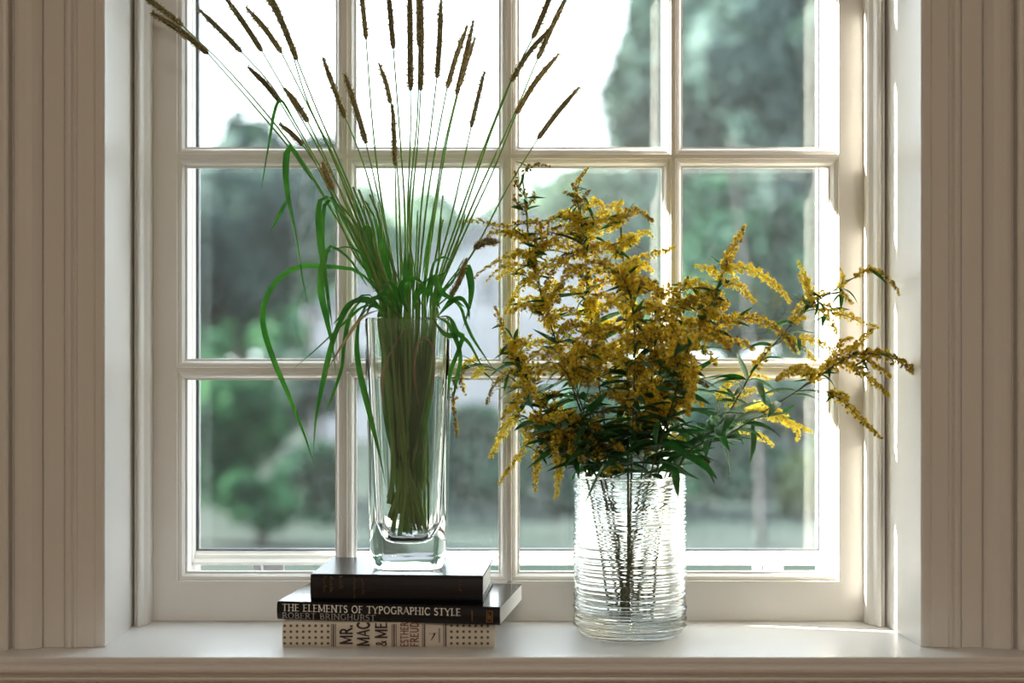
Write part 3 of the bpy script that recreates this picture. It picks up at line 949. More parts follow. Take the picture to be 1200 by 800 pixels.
# ribbed round vase
RVX, RVY, RVZ0 = P(738, 700, -0.069).x, -0.0700, 0.0002
RR = 67.0 * (D0 + RVY) / F
RTOP = H - (555 - 400) * (D0 + RVY) / F
rowsz = []
nr, ns = 300, 96
rg = random.Random(3)
ridges = []
z = 0.004
while z < RTOP:
    ridges.append((z, rg.uniform(0.0008, 0.0022), rg.uniform(0, 6.28), rg.uniform(0.0002, 0.0010), rg.uniform(0.0008, 0.0013)))
    z += rg.uniform(0.0022, 0.0042)
V, Fc = [], []
for i in range(nr + 1):
    zz = RTOP * i / nr
    t = zz / RTOP
    base = RR - 0.0022
    if zz < 0.016:
        q = 1 - zz / 0.016
        base -= 0.0075 * q ** 2.2
    if RTOP - zz < 0.002:
        base -= 0.0014 * (1 - (RTOP - zz) / 0.002)
    for k in range(ns):
        a = 2 * math.pi * k / ns
        r = base
        for (zc, amp, ph, wob, wd) in ridges:
            if abs(zz - zc) < 0.006:
                dz = (zz - zc - wob * math.sin(a + ph) - 0.0005 * math.sin(3 * a + 2 * ph)) / wd
                r += amp * math.exp(-dz * dz) * (0.75 + 0.25 * math.sin(2 * a + ph * 3))
        V.append((RVX + r * math.cos(a), RVY + r * math.sin(a), RVZ0 + zz))
inner = [(RR - 0.0048, RTOP - 0.0003), (RR - 0.0058, RTOP - 0.003)] + [(RR - 0.0062, RTOP - 0.006 - (RTOP - 0.030) * k / 14) for k in range(15)] + \
        [(RR - 0.0085, 0.0205), (RR - 0.013, 0.0172), (RR - 0.022, 0.0155), (0.018, 0.0150), (0.004, 0.0149)]
for r, zz in inner:
    V += [(RVX + r * math.cos(2 * math.pi * k / ns), RVY + r * math.sin(2 * math.pi * k / ns), RVZ0 + zz) for k in range(ns)]
nrow = nr + 1 + len(inner)
for i in range(nrow - 1):
    for k in range(ns):
        a, b = i * ns + k, i * ns + (k + 1) % ns
        Fc.append((a, b, b + ns, a + ns))
Fc.append(tuple(range(ns))[::-1]); Fc.append(tuple(range((nrow - 1) * ns, nrow * ns)))
rv = tag(empty('round_vase', (RVX, RVY, RVZ0)), 'round ribbed clear glass vase holding goldenrod, standing on the sill', 'vase')
fix_normals(obj('glass_body', V, Fc, M_RIB, rv, True))

# ================================================================== foxtail grass in the square vase
M_STALK = leafy('grass_stalk', (0.2, 0.34, 0.09), (0.7, 0.8, 0.3), 0.35, 0.45, noise=16, ramp=[(0.35, (0.20, 0.42, 0.09)), (0.58, (0.32, 0.52, 0.15)), (0.78, (0.42, 0.46, 0.20))])
M_BLADE = leafy('grass_blade', (0.045, 0.19, 0.045), (0.5, 0.9, 0.28), 0.48, 0.42, noise=20, ramp=[(0.3, (0.035, 0.15, 0.04)), (0.7, (0.12, 0.31, 0.08))])
M_DRY = leafy('dry_grass_blade', (0.30, 0.17, 0.09), (0.6, 0.4, 0.2), 0.4, 0.5)
M_HEAD = leafy('foxtail_head', (0.16, 0.12, 0.05), (1.0, 0.9, 0.65), 0.42, 0.6, attr='tone', ramp=[(0.0, (0.15, 0.13, 0.06)), (0.5, (0.42, 0.36, 0.17)), (1.0, (0.75, 0.65, 0.36))])


def set_tone(me, tones):
    a = me.attributes.new('tone', 'FLOAT', 'POINT')
    a.data.foreach_set('value', np.asarray(tones, dtype=np.float32))


def seed_head(parent, pts, r, tone):
    """dense bristly spike along the points"""
    V, Fc, T = [], [], []
    L = sum((pts[i + 1] - pts[i]).length for i in range(len(pts) - 1))
    n = max(10, int(L / 0.0022))
    path = spline(pts, n)
    rad = []
    for i in range(n):
        t = i / (n - 1)
        rad.append(r * 0.62 * min(1.0, (t + 0.03) / 0.10) ** 0.5 * (1 - max(0, t - 0.72) / 0.28 * 0.62))
    add_tube(V, Fc, path, rad, 6)
    T += [tone * 0.5] * len(V)
    tone = tone + 0.28
    spk = max(50, int(L / 0.0011) * 4)
    for k in range(spk):
        t = random.random()
        i = min(n - 2, int(t * (n - 1)))
        p = path[i].lerp(path[i + 1], t * (n - 1) - i)
        ax = (path[i + 1] - path[i]).normalized()
        d = Vector((random.gauss(0, 1), random.gauss(0, 1), random.gauss(0, 1)))
        d = (d - ax * d.dot(ax)).normalized()
        rr_ = rad[i]
        c = p + d * rr_
        e = (d * 0.75 + ax * 0.8).normalized()
        s = d.cross(ax).normalized()
        ln, w = random.uniform(0.0018, 0.0028), random.uniform(0.0006, 0.0009)
        b = len(V)
        V += [c - s * w, c + s * w, c + e * ln, c + d * w * 1.3 + e * ln * 0.4]
        Fc += [(b, b + 1, b + 3), (b + 1, b + 2, b + 3), (b + 2, b, b + 3), (b, b + 2, b + 1)]
        tv = min(1, max(0, tone + random.gauss(0, 0.22)))
        T += [tv] * 4
        if k % 4:                         # bristle
            q = c + (d * 0.9 + ax * random.uniform(0.3, 1.0)).normalized() * random.uniform(0.0032, 0.0062)
            b = len(V)
            V += [c - s * 0.0002, c + s * 0.0002, q]
            Fc.append((b, b + 1, b + 2))
            T += [min(1, tv + 0.25)] * 3
    o = obj('seed_head', V, Fc, M_HEAD, parent)
    set_tone(o.data, T)
    return o


def blade(parent, pts, width, mat=None, name='leaf_blade', face=None, nseg=22, fold=0.25):
    """long grass leaf: a tapering folded ribbon through the points"""
    path = spline(pts, nseg)
    V, Fc = [], []
    for i, p in enumerate(path):
        t = i / (nseg - 1)
        w = width * 0.5 * (min(1.0, 0.12 + t * 3.0)) * (1 - t ** 2.6) ** 0.8
        w = max(w, 0.00012)
        ax = (path[min(i + 1, nseg - 1)] - path[max(i - 1, 0)]).normalized()
        fn = Vector(face) if face is not None else Vector((0.25, -1.0, 0.15))
        fn = Matrix.Rotation(0.9 * math.sin(t * 4 + len(pts)), 3, ax) @ fn
        side = ax.cross(fn)
        if side.length < 1e-4: side = ax.cross(Vector((1, 0, 0)))
        side.normalize()
        nn = side.cross(ax).normalized()
        V += [p - side * w + nn * w * fold, p, p + side * w + nn * w * fold]
        if i:
            b = 3 * i
            Fc += [(b - 3, b - 2, b + 1, b), (b - 2, b - 1, b + 2, b + 1)]
    return obj(name, V, Fc, mat or M_BLADE, parent, True)


ZIN = VZ + 0.0285                        # inside bottom of the square vase


def in_vase(px, py, y):
    p = P(px, py, y)
    return p


def stalk(label, mids, tip, yh, tone=0.35, r=3.6, rim=None, base=None, ytip=None, group='foxtail stalks in the square vase', wid=1.15, crossx=None):
    """mids: photo points from just above the rim to the foot of the head; tip: end of the head"""
    x0 = mids[0][0]
    rx_ = rim if rim is not None else max(441, min(519, 480 + (x0 - 480) * 0.95))
    bxp = base if base is not None else 480 + (rx_ - 480) * 0.15 + random.uniform(-22, 22)
    bxp = max(456, min(504, bxp))
    yb = VY + random.uniform(-0.014, 0.014)
    yr = VY + random.uniform(-0.028, 0.028)
    pb = P(bxp, 630, yb); pb.z = ZIN + (random.uniform(0.0, 0.004) if random.random() < 0.42 else random.uniform(0.012, 0.06))
    pts = [pb, P(480 + (bxp - 480) * 0.35 + (rx_ - 480) * 0.24 + random.uniform(-7, 7), 548, VY + (yb - VY) * 0.3 + (yr - VY) * 0.4), P(480 + (rx_ - 480) * 0.70, 455, VY + (yr - VY) * 0.85), P(rx_, 378, yr)]
    m = len(mids)
    for i, q in enumerate(mids):
        t = (i + 1) / m
        pts.append(P(q[0], q[1], yr + (yh - yr) * t))
    e = tag(empty('foxtail_grass_stalk', tuple(pb)), label, 'grass stalk', group)
    V, Fc = [], []
    path = spline(pts, 34)
    k = SX * 0.95
    rad = [wid * k * (0.75 + 0.95 * (1 - i / 33) ** 1.0) for i in range(34)]
    add_tube(V, Fc, path, rad, 6)
    obj('stem', V, Fc, M_STALK, e, True)
    if tip is not None:
        hb_ = path[-1]
        yt = ytip if ytip is not None else yh + (yh - yr) * 0.3
        tp = P(tip[0], tip[1], yt)
        d = (path[-1] - path[-4]).normalized() * (tp - hb_).length * 0.5
        mid = (hb_ + tp) * 0.5 * 0.7 + (hb_ + d) * 0.3
        seed_head(e, [hb_, mid, tp], r * 1.25 * SX, tone)
    return e, path


LB = 'slender foxtail stalk leaning with its brown seed head above the square vase'
UP = 'thin foxtail stalk standing upright with a straight brown seed head in the square vase'
RT = 'foxtail stalk leaning toward the goldenrod with a brown seed head, in the square vase'
GL_, GU_, GR_ = 'leaning foxtail stalks away from the goldenrod', 'upright foxtail stalks', 'foxtail stalks leaning to the goldenrod'
S = {}
S['A'], pA = stalk('foxtail stalk leaning farthest out, its seed head crossing the sash stile', [(446, 350), (398, 262), (352, 190), (296, 122), (244, 63)], (178, 15), -0.075, 0.3, 4.4, ytip=-0.11)
S['B'], _ = stalk('foxtail stalk whose seed head reaches the stop bead, behind the farthest leaning one', [(444, 345), (392, 250), (340, 168), (270, 85), (214, 30)], (162, -8), -0.045, 0.35, 4.0, ytip=-0.06)
S['C'], _ = stalk('dark foxtail stalk leaning out beside the one that reaches the stop bead', [(448, 345), (405, 252), (358, 165), (318, 100), (283, 61)], (232, 10), -0.055, 0.22, 3.8, group=GL_)
S['D'], _ = stalk('foxtail stalk with beaded brown head, leaning between a dark one and a pale olive one', [(450, 345), (412, 250), (372, 172), (335, 108), (307, 60)], (262, -6), -0.07, 0.3, 4.0, group=GL_)
S['E'], _ = stalk('foxtail stalk with pale olive seed head curving outward against the sky', [(452, 345), (418, 255), (388, 180), (358, 118), (330, 62)], (288, 8), -0.05, 0.55, 4.0, group=GL_)
S['Fa'], _ = stalk('foxtail stalk with long bristly head beside the pale olive curving one', [(454, 345), (424, 255), (398, 190), (372, 130), (348, 70)], (316, -10), -0.08, 0.4, 4.2, group=GL_)
S['Fb'], _ = stalk('foxtail stalk half hidden behind the long bristly head of its neighbour', [(455, 345), (422, 255), (392, 185), (360, 118), (337, 42)], (306, -14), -0.045, 0.5, 4.0, group=GL_)
S['G'], _ = stalk('foxtail stalk with a short dark seed head and a leaf at its foot', [(447, 348), (405, 262), (365, 182), (327, 118)], (290, 78), -0.095, 0.12, 3.8)
S['Hh'], _ = stalk('foxtail stalk with short seed head half wrapped in a green leaf', [(450, 348), (415, 262), (385, 192), (361, 143)], (333, 103), -0.10, 0.5, 4.2)
S['I'], _ = stalk('low foxtail stalk with a stubby seed head just under the leaf wrapped one', [(449, 350), (410, 270), (378, 205), (355, 170)], (327, 145), -0.085, 0.35, 3.6)
S['J'], _ = stalk('foxtail stalk whose seed head crosses the vertical muntin above the grass bundle', [(462, 340), (447, 270), (427, 195), (405, 138)], (378, 67), -0.05, 0.4, 3.8, group=GU_)
S['K'], _ = stalk('foxtail stalk with long olive head, first past the vertical muntin it nearly touches', [(464, 340), (452, 270), (440, 215), (429, 168)], (404, 87), -0.06, 0.45, 4.0, group=GU_)
S['L'], _ = stalk('thin upright foxtail stalk with a narrow pale head, beside the muntin crossing one', [(466, 340), (448, 240), (437, 150), (429, 46)], (422, -20), -0.045, 0.5, 3.6, group=GU_)
S['M'], _ = stalk('foxtail stalk with short pale seed head touching the muntin crossing', [(470, 340), (468, 240), (464, 180), (458, 121)], (444, 74), -0.05, 0.6, 3.4)
S['N'], _ = stalk('upright foxtail stalk with smooth dark head rising over the short pale one', [(476, 340), (474, 240), (468, 150), (461, 57)], (454, -20), -0.06, 0.25, 3.8, group=GU_)
S['O'], _ = stalk('short foxtail stalk whose seed head ends at the upper muntin', [(468, 345), (465, 280), (463, 194)], (460, 122), -0.085, 0.45, 3.4)
S['P'], _ = stalk('upright foxtail stalk, thickest head of the pair standing straight over the vase', [(478, 340), (478, 240), (481, 160), (481, 106)], (480, -25), -0.055, 0.35, 4.4, group=GU_)
S['Q'], _ = stalk('upright foxtail stalk, paler head of the pair standing straight over the vase', [(480, 340), (483, 240), (490, 160), (493, 106)], (492, -30), -0.07, 0.4, 4.0, group=GU_)
S['Q2'], _ = stalk('upright foxtail stalk hidden behind the paler head of the straight pair', [(484, 340), (480, 240), (489, 140), (491, 54)], (490, -40), -0.04, 0.4, 4.0, group=GU_)
S['R'], _ = stalk('upright foxtail stalk with lone dark head tilting slightly away from the straight pair', [(488, 340), (494, 240), (505, 150), (512, 91)], (517, -3), -0.05, 0.35, 4.0, group=GU_)
S['S'], _ = stalk('foxtail stalk with pale olive head, first of three close together', [(490, 340), (500, 240), (512, 165), (524, 103)], (548, 30), -0.05, 0.6, 3.8, group=GR_)
S['T'], _ = stalk('foxtail stalk with the longest head of three close together', [(496, 340), (508, 250), (520, 175), (535, 111)], (555, 24), -0.06, 0.55, 3.8, group=GR_)
S['T2'], _ = stalk('foxtail stalk with thin dark head, shortest of three close together', [(498, 340), (510, 250), (524, 165), (539, 100)], (557, 44), -0.04, 0.3, 3.2, group=GR_)
S['U'], _ = stalk('foxtail stalk with a short thin dark seed head between taller ones', [(506, 340), (527, 262), (541, 200), (552, 149)], (568, 84), -0.045, 0.2, 3.2)
S['V'], _ = stalk('foxtail stalk with dark curved head leaning over the middle muntin', [(510, 345), (545, 245), (572, 165), (599, 95)], (648, 30), -0.07, 0.25, 3.8, group=GR_)
S['W'], _ = stalk('foxtail stalk with broad head rising along the middle muntin', [(508, 345), (548, 225), (592, 110), (624, 45)], (652, -25), -0.05, 0.35, 4.2, group=GR_)
S['X'], _ = stalk('foxtail stalk with brown head parallel to and beyond the broad headed one', [(512, 345), (556, 235), (600, 140), (630, 69)], (668, -12), -0.055, 0.4, 4.0, group=GR_)
S['Y'], _ = stalk('foxtail stalk with tan frayed head just above the lowest leaning one', [(512, 348), (548, 265), (578, 200), (605, 133)], (655, 63), -0.08, 0.75, 4.2, group=GR_)
S['Z'], _ = stalk('foxtail stalk leaning lowest toward the goldenrod, seed head clear of the others', [(515, 350), (552, 300), (592, 225), (630, 163)], (679, 102), -0.075, 0.35, 4.0)
S['ZA'], _ = stalk('foxtail stalk with a nodding seed head that points at the room', [(512, 352), (530, 325), (548, 305), (557, 290)], (583, 284), -0.14, 0.4, 4.6, ytip=-0.185)
S['ZB'], _ = stalk('short foxtail stalk with a reddish seed head among the leaves', [(512, 360), (520, 352), (528, 346)], (547, 302), -0.11, 0.55, 3.0)
S['ZC'], _ = stalk('short foxtail stalk with a pale dry tuft at its top', [(446, 345), (412, 268), (390, 222)], (378, 190), -0.105, 0.85, 4.6)
# leafy stalks without heads that thicken the bundle
LF = 'headless grass stalk of green blades within the bundle of the square vase'
GLF = 'leafy stalks in the square vase'
for i in range(14):
    xr_ = 446 + 68 * (i + 0.5) / 14 + random.uniform(-4, 4)
    lean = (xr_ - 480) * 1.1 + (-26 if i % 3 == 0 else 0)
    S['f%d' % i], pf = stalk(LF, [(xr_, 345), (xr_ + lean * 0.6, 300), (xr_ + lean, random.uniform(225, 275))], None, VY + random.uniform(-0.035, 0.02), group=GLF, wid=1.25, rim=xr_)


SHB = 'thick green sheathed stalk in the leaning sheaf above the square vase rim'
for i in range(9):
    xt = 384 + 5.5 * i + random.uniform(-3, 3)
    S['s%d' % i], _ = stalk(SHB, [(446 + 2.5 * i, 350), (428 + 2.6 * i, 300), ((xt + 432) / 2 + 2 * i, 262), (xt + 4, random.uniform(205, 250))], None, VY + random.uniform(-0.045, 0.01), group='sheathed stalks leaning over the rim', wid=1.9, rim=444 + 3.2 * i)


def gb(key, pp, w, y0, y1, mat=None, face=None, fold=0.25):
    n = len(pp)
    pts = [P(q[0], q[1], y0 + (y1 - y0) * i / (n - 1)) for i, q in enumerate(pp)]
    blade(S[key], pts, w * SX * 0.93, mat, face=face, fold=fold)


# traced blades: (stalk, photo points, width in px, depth at foot, depth at tip)
TR = [
    ('f0', [(452, 352), (420, 318), (385, 312), (348, 312), (318, 335), (307, 372), (318, 415), (338, 462), (358, 512), (369, 548)], 9, -0.08, -0.12),
    ('A', [(384, 235), (358, 200), (340, 172), (335, 190), (336, 225), (346, 275), (354, 325), (361, 357)], 8.5, -0.085, -0.10),
    ('G', [(350, 150), (330, 118), (322, 130), (316, 165), (306, 222)], 4.5, -0.09, -0.11),
    ('A', [(342, 222), (334, 238), (322, 262), (316, 274)], 5.5, -0.09, -0.10),
    ('C', [(412, 278), (388, 235), (376, 235), (374, 265), (380, 320), (386, 360), (390, 390)], 9, -0.10, -0.13),
    ('D', [(418, 290), (392, 236), (381, 240), (379, 290), (384, 350), (386, 385)], 7, -0.09, -0.11),
    ('E', [(430, 335), (410, 305), (388, 290), (380, 305), (376, 340), (388, 400), (394, 440)], 10, -0.10, -0.12),
    ('f1', [(448, 362), (430, 345), (408, 362), (392, 395), (380, 440), (370, 490), (367, 530)], 8, -0.10, -0.14),
    ('f2', [(450, 365), (428, 358), (404, 378), (372, 408), (344, 432)], 3.5, -0.11, -0.16),
    ('I', [(446, 362), (424, 372), (404, 400), (386, 430), (381, 440)], 4.5, -0.12, -0.15, 'dry'),
    ('B', [(428, 348), (412, 366), (404, 400), (401, 430), (390, 462), (380, 485)], 6.5, -0.11, -0.12),
    ('f3', [(440, 358), (424, 368), (419, 395), (421, 430), (432, 480), (446, 540), (452, 570)], 8.5, -0.125, -0.115),
    ('f0', [(452, 368), (432, 352), (410, 356), (398, 372), (390, 380)], 9, -0.10, -0.12),
    ('K', [(456, 330), (448, 290), (440, 262), (436, 247)], 9, -0.08, -0.08),
    ('L', [(458, 330), (449, 280), (444, 262), (443, 248)], 8, -0.07, -0.06),
    ('P', [(476, 350), (475, 320), (474, 298), (474, 289)], 8, -0.09, -0.09),
    ('Q', [(480, 350), (481, 325), (479, 300), (476, 291)], 9, -0.08, -0.08),
    ('R', [(494, 330), (504, 270), (508, 238), (509, 228)], 4.5, -0.06, -0.05),
    ('M', [(444, 330), (432, 290), (426, 268), (432, 266), (436, 272), (434, 290)], 6, -0.085, -0.10),
    ('J', [(438, 340), (424, 300), (408, 290), (396, 291), (388, 292)], 6.5, -0.09, -0.11),
    ('f10', [(500, 360), (504, 328), (508, 308), (520, 301), (530, 306)], 6.5, -0.09, -0.11),
    ('f9', [(496, 360), (488, 342), (500, 328), (516, 322), (524, 318)], 5.5, -0.08, -0.10),
    ('f11', [(506, 345), (507, 325), (518, 342), (534, 352), (545, 360)], 9, -0.10, -0.12),
    ('f12', [(516, 366), (530, 345), (540, 322), (547, 312), (552, 335), (549, 362), (542, 385)], 11, -0.10, -0.12),
    ('f13', [(514, 368), (528, 352), (540, 360), (546, 378), (554, 396), (568, 418), (584, 441)], 4.5, -0.11, -0.12),
    ('V', [(512, 372), (524, 378), (535, 398), (540, 420), (534, 450), (531, 470)], 7, -0.11, -0.12),
    ('f13', [(510, 372), (526, 372), (536, 390), (550, 402), (566, 432)], 6, -0.12, -0.12),
    ('W', [(506, 372), (522, 392), (542, 392), (538, 410), (528, 436), (524, 468)], 8, -0.11, -0.115),
    ('f12', [(514, 370), (530, 352), (542, 350), (549, 362), (550, 375)], 7, -0.11, -0.13),
    ('Y', [(508, 365), (516, 344), (530, 330), (536, 316), (544, 302)], 5, -0.09, -0.10),
    ('S', [(486, 362), (490, 342), (498, 330), (496, 312)], 6, -0.09, -0.09),
    ('N', [(472, 360), (464, 340), (456, 332), (446, 336)], 8, -0.10, -0.12),
    ('O', [(466, 362), (458, 346), (450, 338), (436, 342)], 7, -0.11, -0.13),
    ('f6', [(478, 366), (470, 345), (472, 330), (488, 326), (500, 338)], 8, -0.10, -0.12),
    ('f7', [(484, 364), (488, 345), (496, 340), (508, 346), (516, 362)], 9, -0.10, -0.12),
    ('f5', [(470, 368), (462, 350), (452, 344), (438, 352), (428, 372)], 8, -0.105, -0.125),
    ('f4', [(464, 368), (448, 350), (434, 352), (424, 368), (414, 384)], 6, -0.105, -0.13),
]
for e_ in TR:
    gb(e_[0], e_[1], e_[2], e_[3], e_[4], M_DRY if len(e_) > 5 else None)
# dark leaves folded down inside the vase
for i in range(40):
    x0 = random.uniform(443, 517)
    x1 = 480 + (x0 - 480) * random.uniform(0.7, 0.95)
    x2 = 480 + (x1 - 480) * 0.5 + random.uniform(-12, 12)
    yy = VY + random.uniform(-0.026, 0.026)
    mat = M_DRY if i in (7, 15, 22, 31) else None
    top = random.uniform(350, 395)
    gb('f%d' % (i % 14), [(x2, random.uniform(535, 575)), (x2 * 0.4 + x1 * 0.6, 495), (x1, 440), (x0, top)], random.uniform(7, 12), yy * 0.5 + VY * 0.5, yy, mat)
gb('f6', [(505, 470), (509, 420), (502, 398), (490, 402), (486, 440), (492, 480)], 5, -0.095, -0.09, M_DRY)
gb('f3', [(452, 490), (448, 440), (462, 405), (478, 384), (492, 392)], 4, -0.10, -0.095, M_DRY)

# ================================================================== goldenrod in the ribbed vase
M_GSTEM = leafy('goldenrod_stem', (0.10, 0.13, 0.045), (0.4, 0.5, 0.2), 0.15, 0.5, noise=20, ramp=[(0.35, (0.06, 0.10, 0.03)), (0.7, (0.13, 0.12, 0.06))])
M_GTWIG = leafy('goldenrod_twig', (0.12, 0.20, 0.05), (0.5, 0.7, 0.2), 0.25, 0.5)
M_GLEAF = leafy('goldenrod_leaf', (0.03, 0.10, 0.035), (0.22, 0.62, 0.14), 0.35, 0.42, noise=25, ramp=[(0.3, (0.028, 0.10, 0.036)), (0.7, (0.07, 0.20, 0.065))])
M_FLOR = leafy('goldenrod_florets', (0.6, 0.4, 0.05), (1.0, 0.98, 0.68), 0.54, 0.6, attr='tone',
               ramp=[(0.0, (0.15, 0.09, 0.03)), (0.25, (0.40, 0.27, 0.05)), (0.52, (0.80, 0.62, 0.06)), (0.75, (0.96, 0.83, 0.09)), (1.0, (0.97, 0.92, 0.28))])  # tone mixes floret age with painted front shade and backlight

# a floret: pointed bud plus five small rays
FT = [(0, 0, -0.55), (0.42, 0, 0.1), (0, 0.42, 0.1), (-0.42, 0, 0.1), (0, -0.42, 0.1), (0, 0, 0.62)]
FTF = [(0, 2, 1), (0, 3, 2), (0, 4, 3), (0, 1, 4), (5, 1, 2), (5, 2, 3), (5, 3, 4), (5, 4, 1)]
for k in range(5):
    a = 2 * math.pi * k / 5
    b = len(FT)
    FT += [(0.2 * math.cos(a - 0.9), 0.2 * math.sin(a - 0.9), 0.25), (0.2 * math.cos(a + 0.9), 0.2 * math.sin(a + 0.9), 0.25), (0.95 * math.cos(a), 0.95 * math.sin(a), 0.62)]
    FTF.append((b, b + 1, b + 2))
FT = np.array(FT)


def nearest(path, p):
    return min(range(len(path)), key=lambda i: (path[i] - p).length)


def plume(parent, path, r, dens, tone, jit=0.21, size=0.0031, droop=0.0, twig=0.0006):
    """arching flower spray along a 3-D path (list of Vectors); florets sit mostly on its upper side"""
    V, Fc = [], []
    n = 18
    pth = spline(path, n)
    add_tube(V, Fc, pth, [twig * (1.25 - 0.9 * i / (n - 1)) for i in range(n)], 5)
    nt_v, nt_f = len(V), len(Fc)
    L = sum((pth[i + 1] - pth[i]).length for i in range(n - 1))
    r = r * 1.3
    cnt = max(18, int(L / 0.001 * dens * 1.9))
    t = rng.uniform(0.02, 1.0, cnt)
    P0 = np.array([list(p) for p in pth])
    idx = np.minimum((t * (n - 1)).astype(int), n - 2)
    fr = (t * (n - 1) - idx)[:, None]
    c = P0[idx] * (1 - fr) + P0[idx + 1] * fr
    ax = P0[idx + 1] - P0[idx]
    ax /= np.linalg.norm(ax, axis=1)[:, None] + 1e-9
    d = rng.normal(size=(cnt, 3)) + np.array([0, 0, 0.55])
    d -= ax * np.sum(d * ax, axis=1)[:, None]
    d /= np.linalg.norm(d, axis=1)[:, None] + 1e-9
    lump = 0.72 + 0.28 * np.sin(t * L / 0.0042 * 2 * math.pi / 2.2 + rng.uniform(0, 6))
    rt = r * np.clip(1.12 - 0.85 * t ** 1.5, 0.16, 1) * np.clip(t / 0.06, 0.35, 1) * lump
    pos = c + d * (rt * rng.uniform(0.25, 1.0, cnt) ** 0.6)[:, None]
    z = d * 0.8 + ax * 0.5 + rng.normal(scale=0.35, size=(cnt, 3))
    z /= np.linalg.norm(z, axis=1)[:, None]
    x = np.cross(z, rng.normal(size=(cnt, 3))); x /= np.linalg.norm(x, axis=1)[:, None]
    y = np.cross(z, x)
    s = size * rng.uniform(0.7, 1.25, cnt) * np.clip(1.1 - 0.45 * t, 0.5, 1.1)
    M = np.stack([x, y, z], axis=2)                   # columns
    fl = np.einsum('nij,kj->nki', M, FT) * s[:, None, None] + pos[:, None, :]
    allv = np.concatenate([np.array([list(q) for q in V]), fl.reshape(-1, 3)])
    off = Vector(parent.location)
    allv = allv - np.array(list(off))
    k = len(FT)
    FF = list(Fc)
    for q in range(cnt):
        b = nt_v + q * k
        FF += [tuple(b + i for i in f) for f in FTF]
    me = mesh_data('flower_plume', allv.tolist(), FF, [M_GTWIG, M_FLOR])
    mi = np.ones(len(FF), dtype=np.int32); mi[:nt_f] = 0
    me.polygons.foreach_set('material_index', mi)
    tn = np.clip(tone + 0.08 + rng.normal(scale=jit, size=cnt) - 0.12 * (t - 0.5), 0, 1)
    set_tone(me, np.concatenate([np.full(nt_v, 0.3), np.repeat(tn, k)]))
    for q in range(2):                   # small bract leaves at the foot of the spray
        o_ = Vector((random.uniform(-1, 1), random.uniform(-1, 0.3), random.uniform(-0.4, 0.5)))
        p_ = pth[random.randrange(0, 6)]
        leaf_at(parent, p_, o_, random.uniform(0.014, 0.027), random.uniform(-0.8, 0.8))
    return link('flower_plume', me, parent)


LEAFS = []
for q in range(6):                       # lance-shaped leaf variants, 1 m long along +x
    V, Fc = [], []
    ns_ = 9
    bend = (-0.15, -0.45, -0.8, 0.12, -0.3, -0.6)[q]
    for i in range(ns_):
        t = i / (ns_ - 1)
        w = 0.135 * (math.sin(math.pi * t ** 0.75) ** 0.85 if 0 < t < 1 else 0) + 0.004
        z = bend * t * t * 0.6
        x = t * (1 - 0.12 * abs(bend) * t)
        f = 0.35 * w
        V += [(x, -w, z + f), (x, 0, z), (x, w, z + f)]
        if i:
            b = 3 * i
            Fc += [(b - 3, b - 2, b + 1, b), (b - 2, b - 1, b + 2, b + 1)]
    LEAFS.append(mesh_data('goldenrod_leaf', V, Fc, M_GLEAF, True))


def leaf_at(parent, p, direction, ln, roll=0.0, var=None):
    o = bpy.data.objects.new('leaf', LEAFS[var if var is not None else random.randrange(6)])
    COL.objects.link(o)
    o.parent = parent
    o.location = p - Vector(parent.location)
    d = Vector(direction).normalized()
    up = Vector((0, 0, 1))
    yv = up.cross(d)
    yv = yv.normalized() if yv.length > 1e-4 else Vector((0, 1, 0))
    zv = d.cross(yv)
    R = Matrix((d, yv, zv)).transposed() @ Matrix.Rotation(roll, 3, 'X')
    o.rotation_euler = R.to_euler()
    o.scale = (ln, ln * random.uniform(0.62, 0.9), ln)
    return o


GS = {}


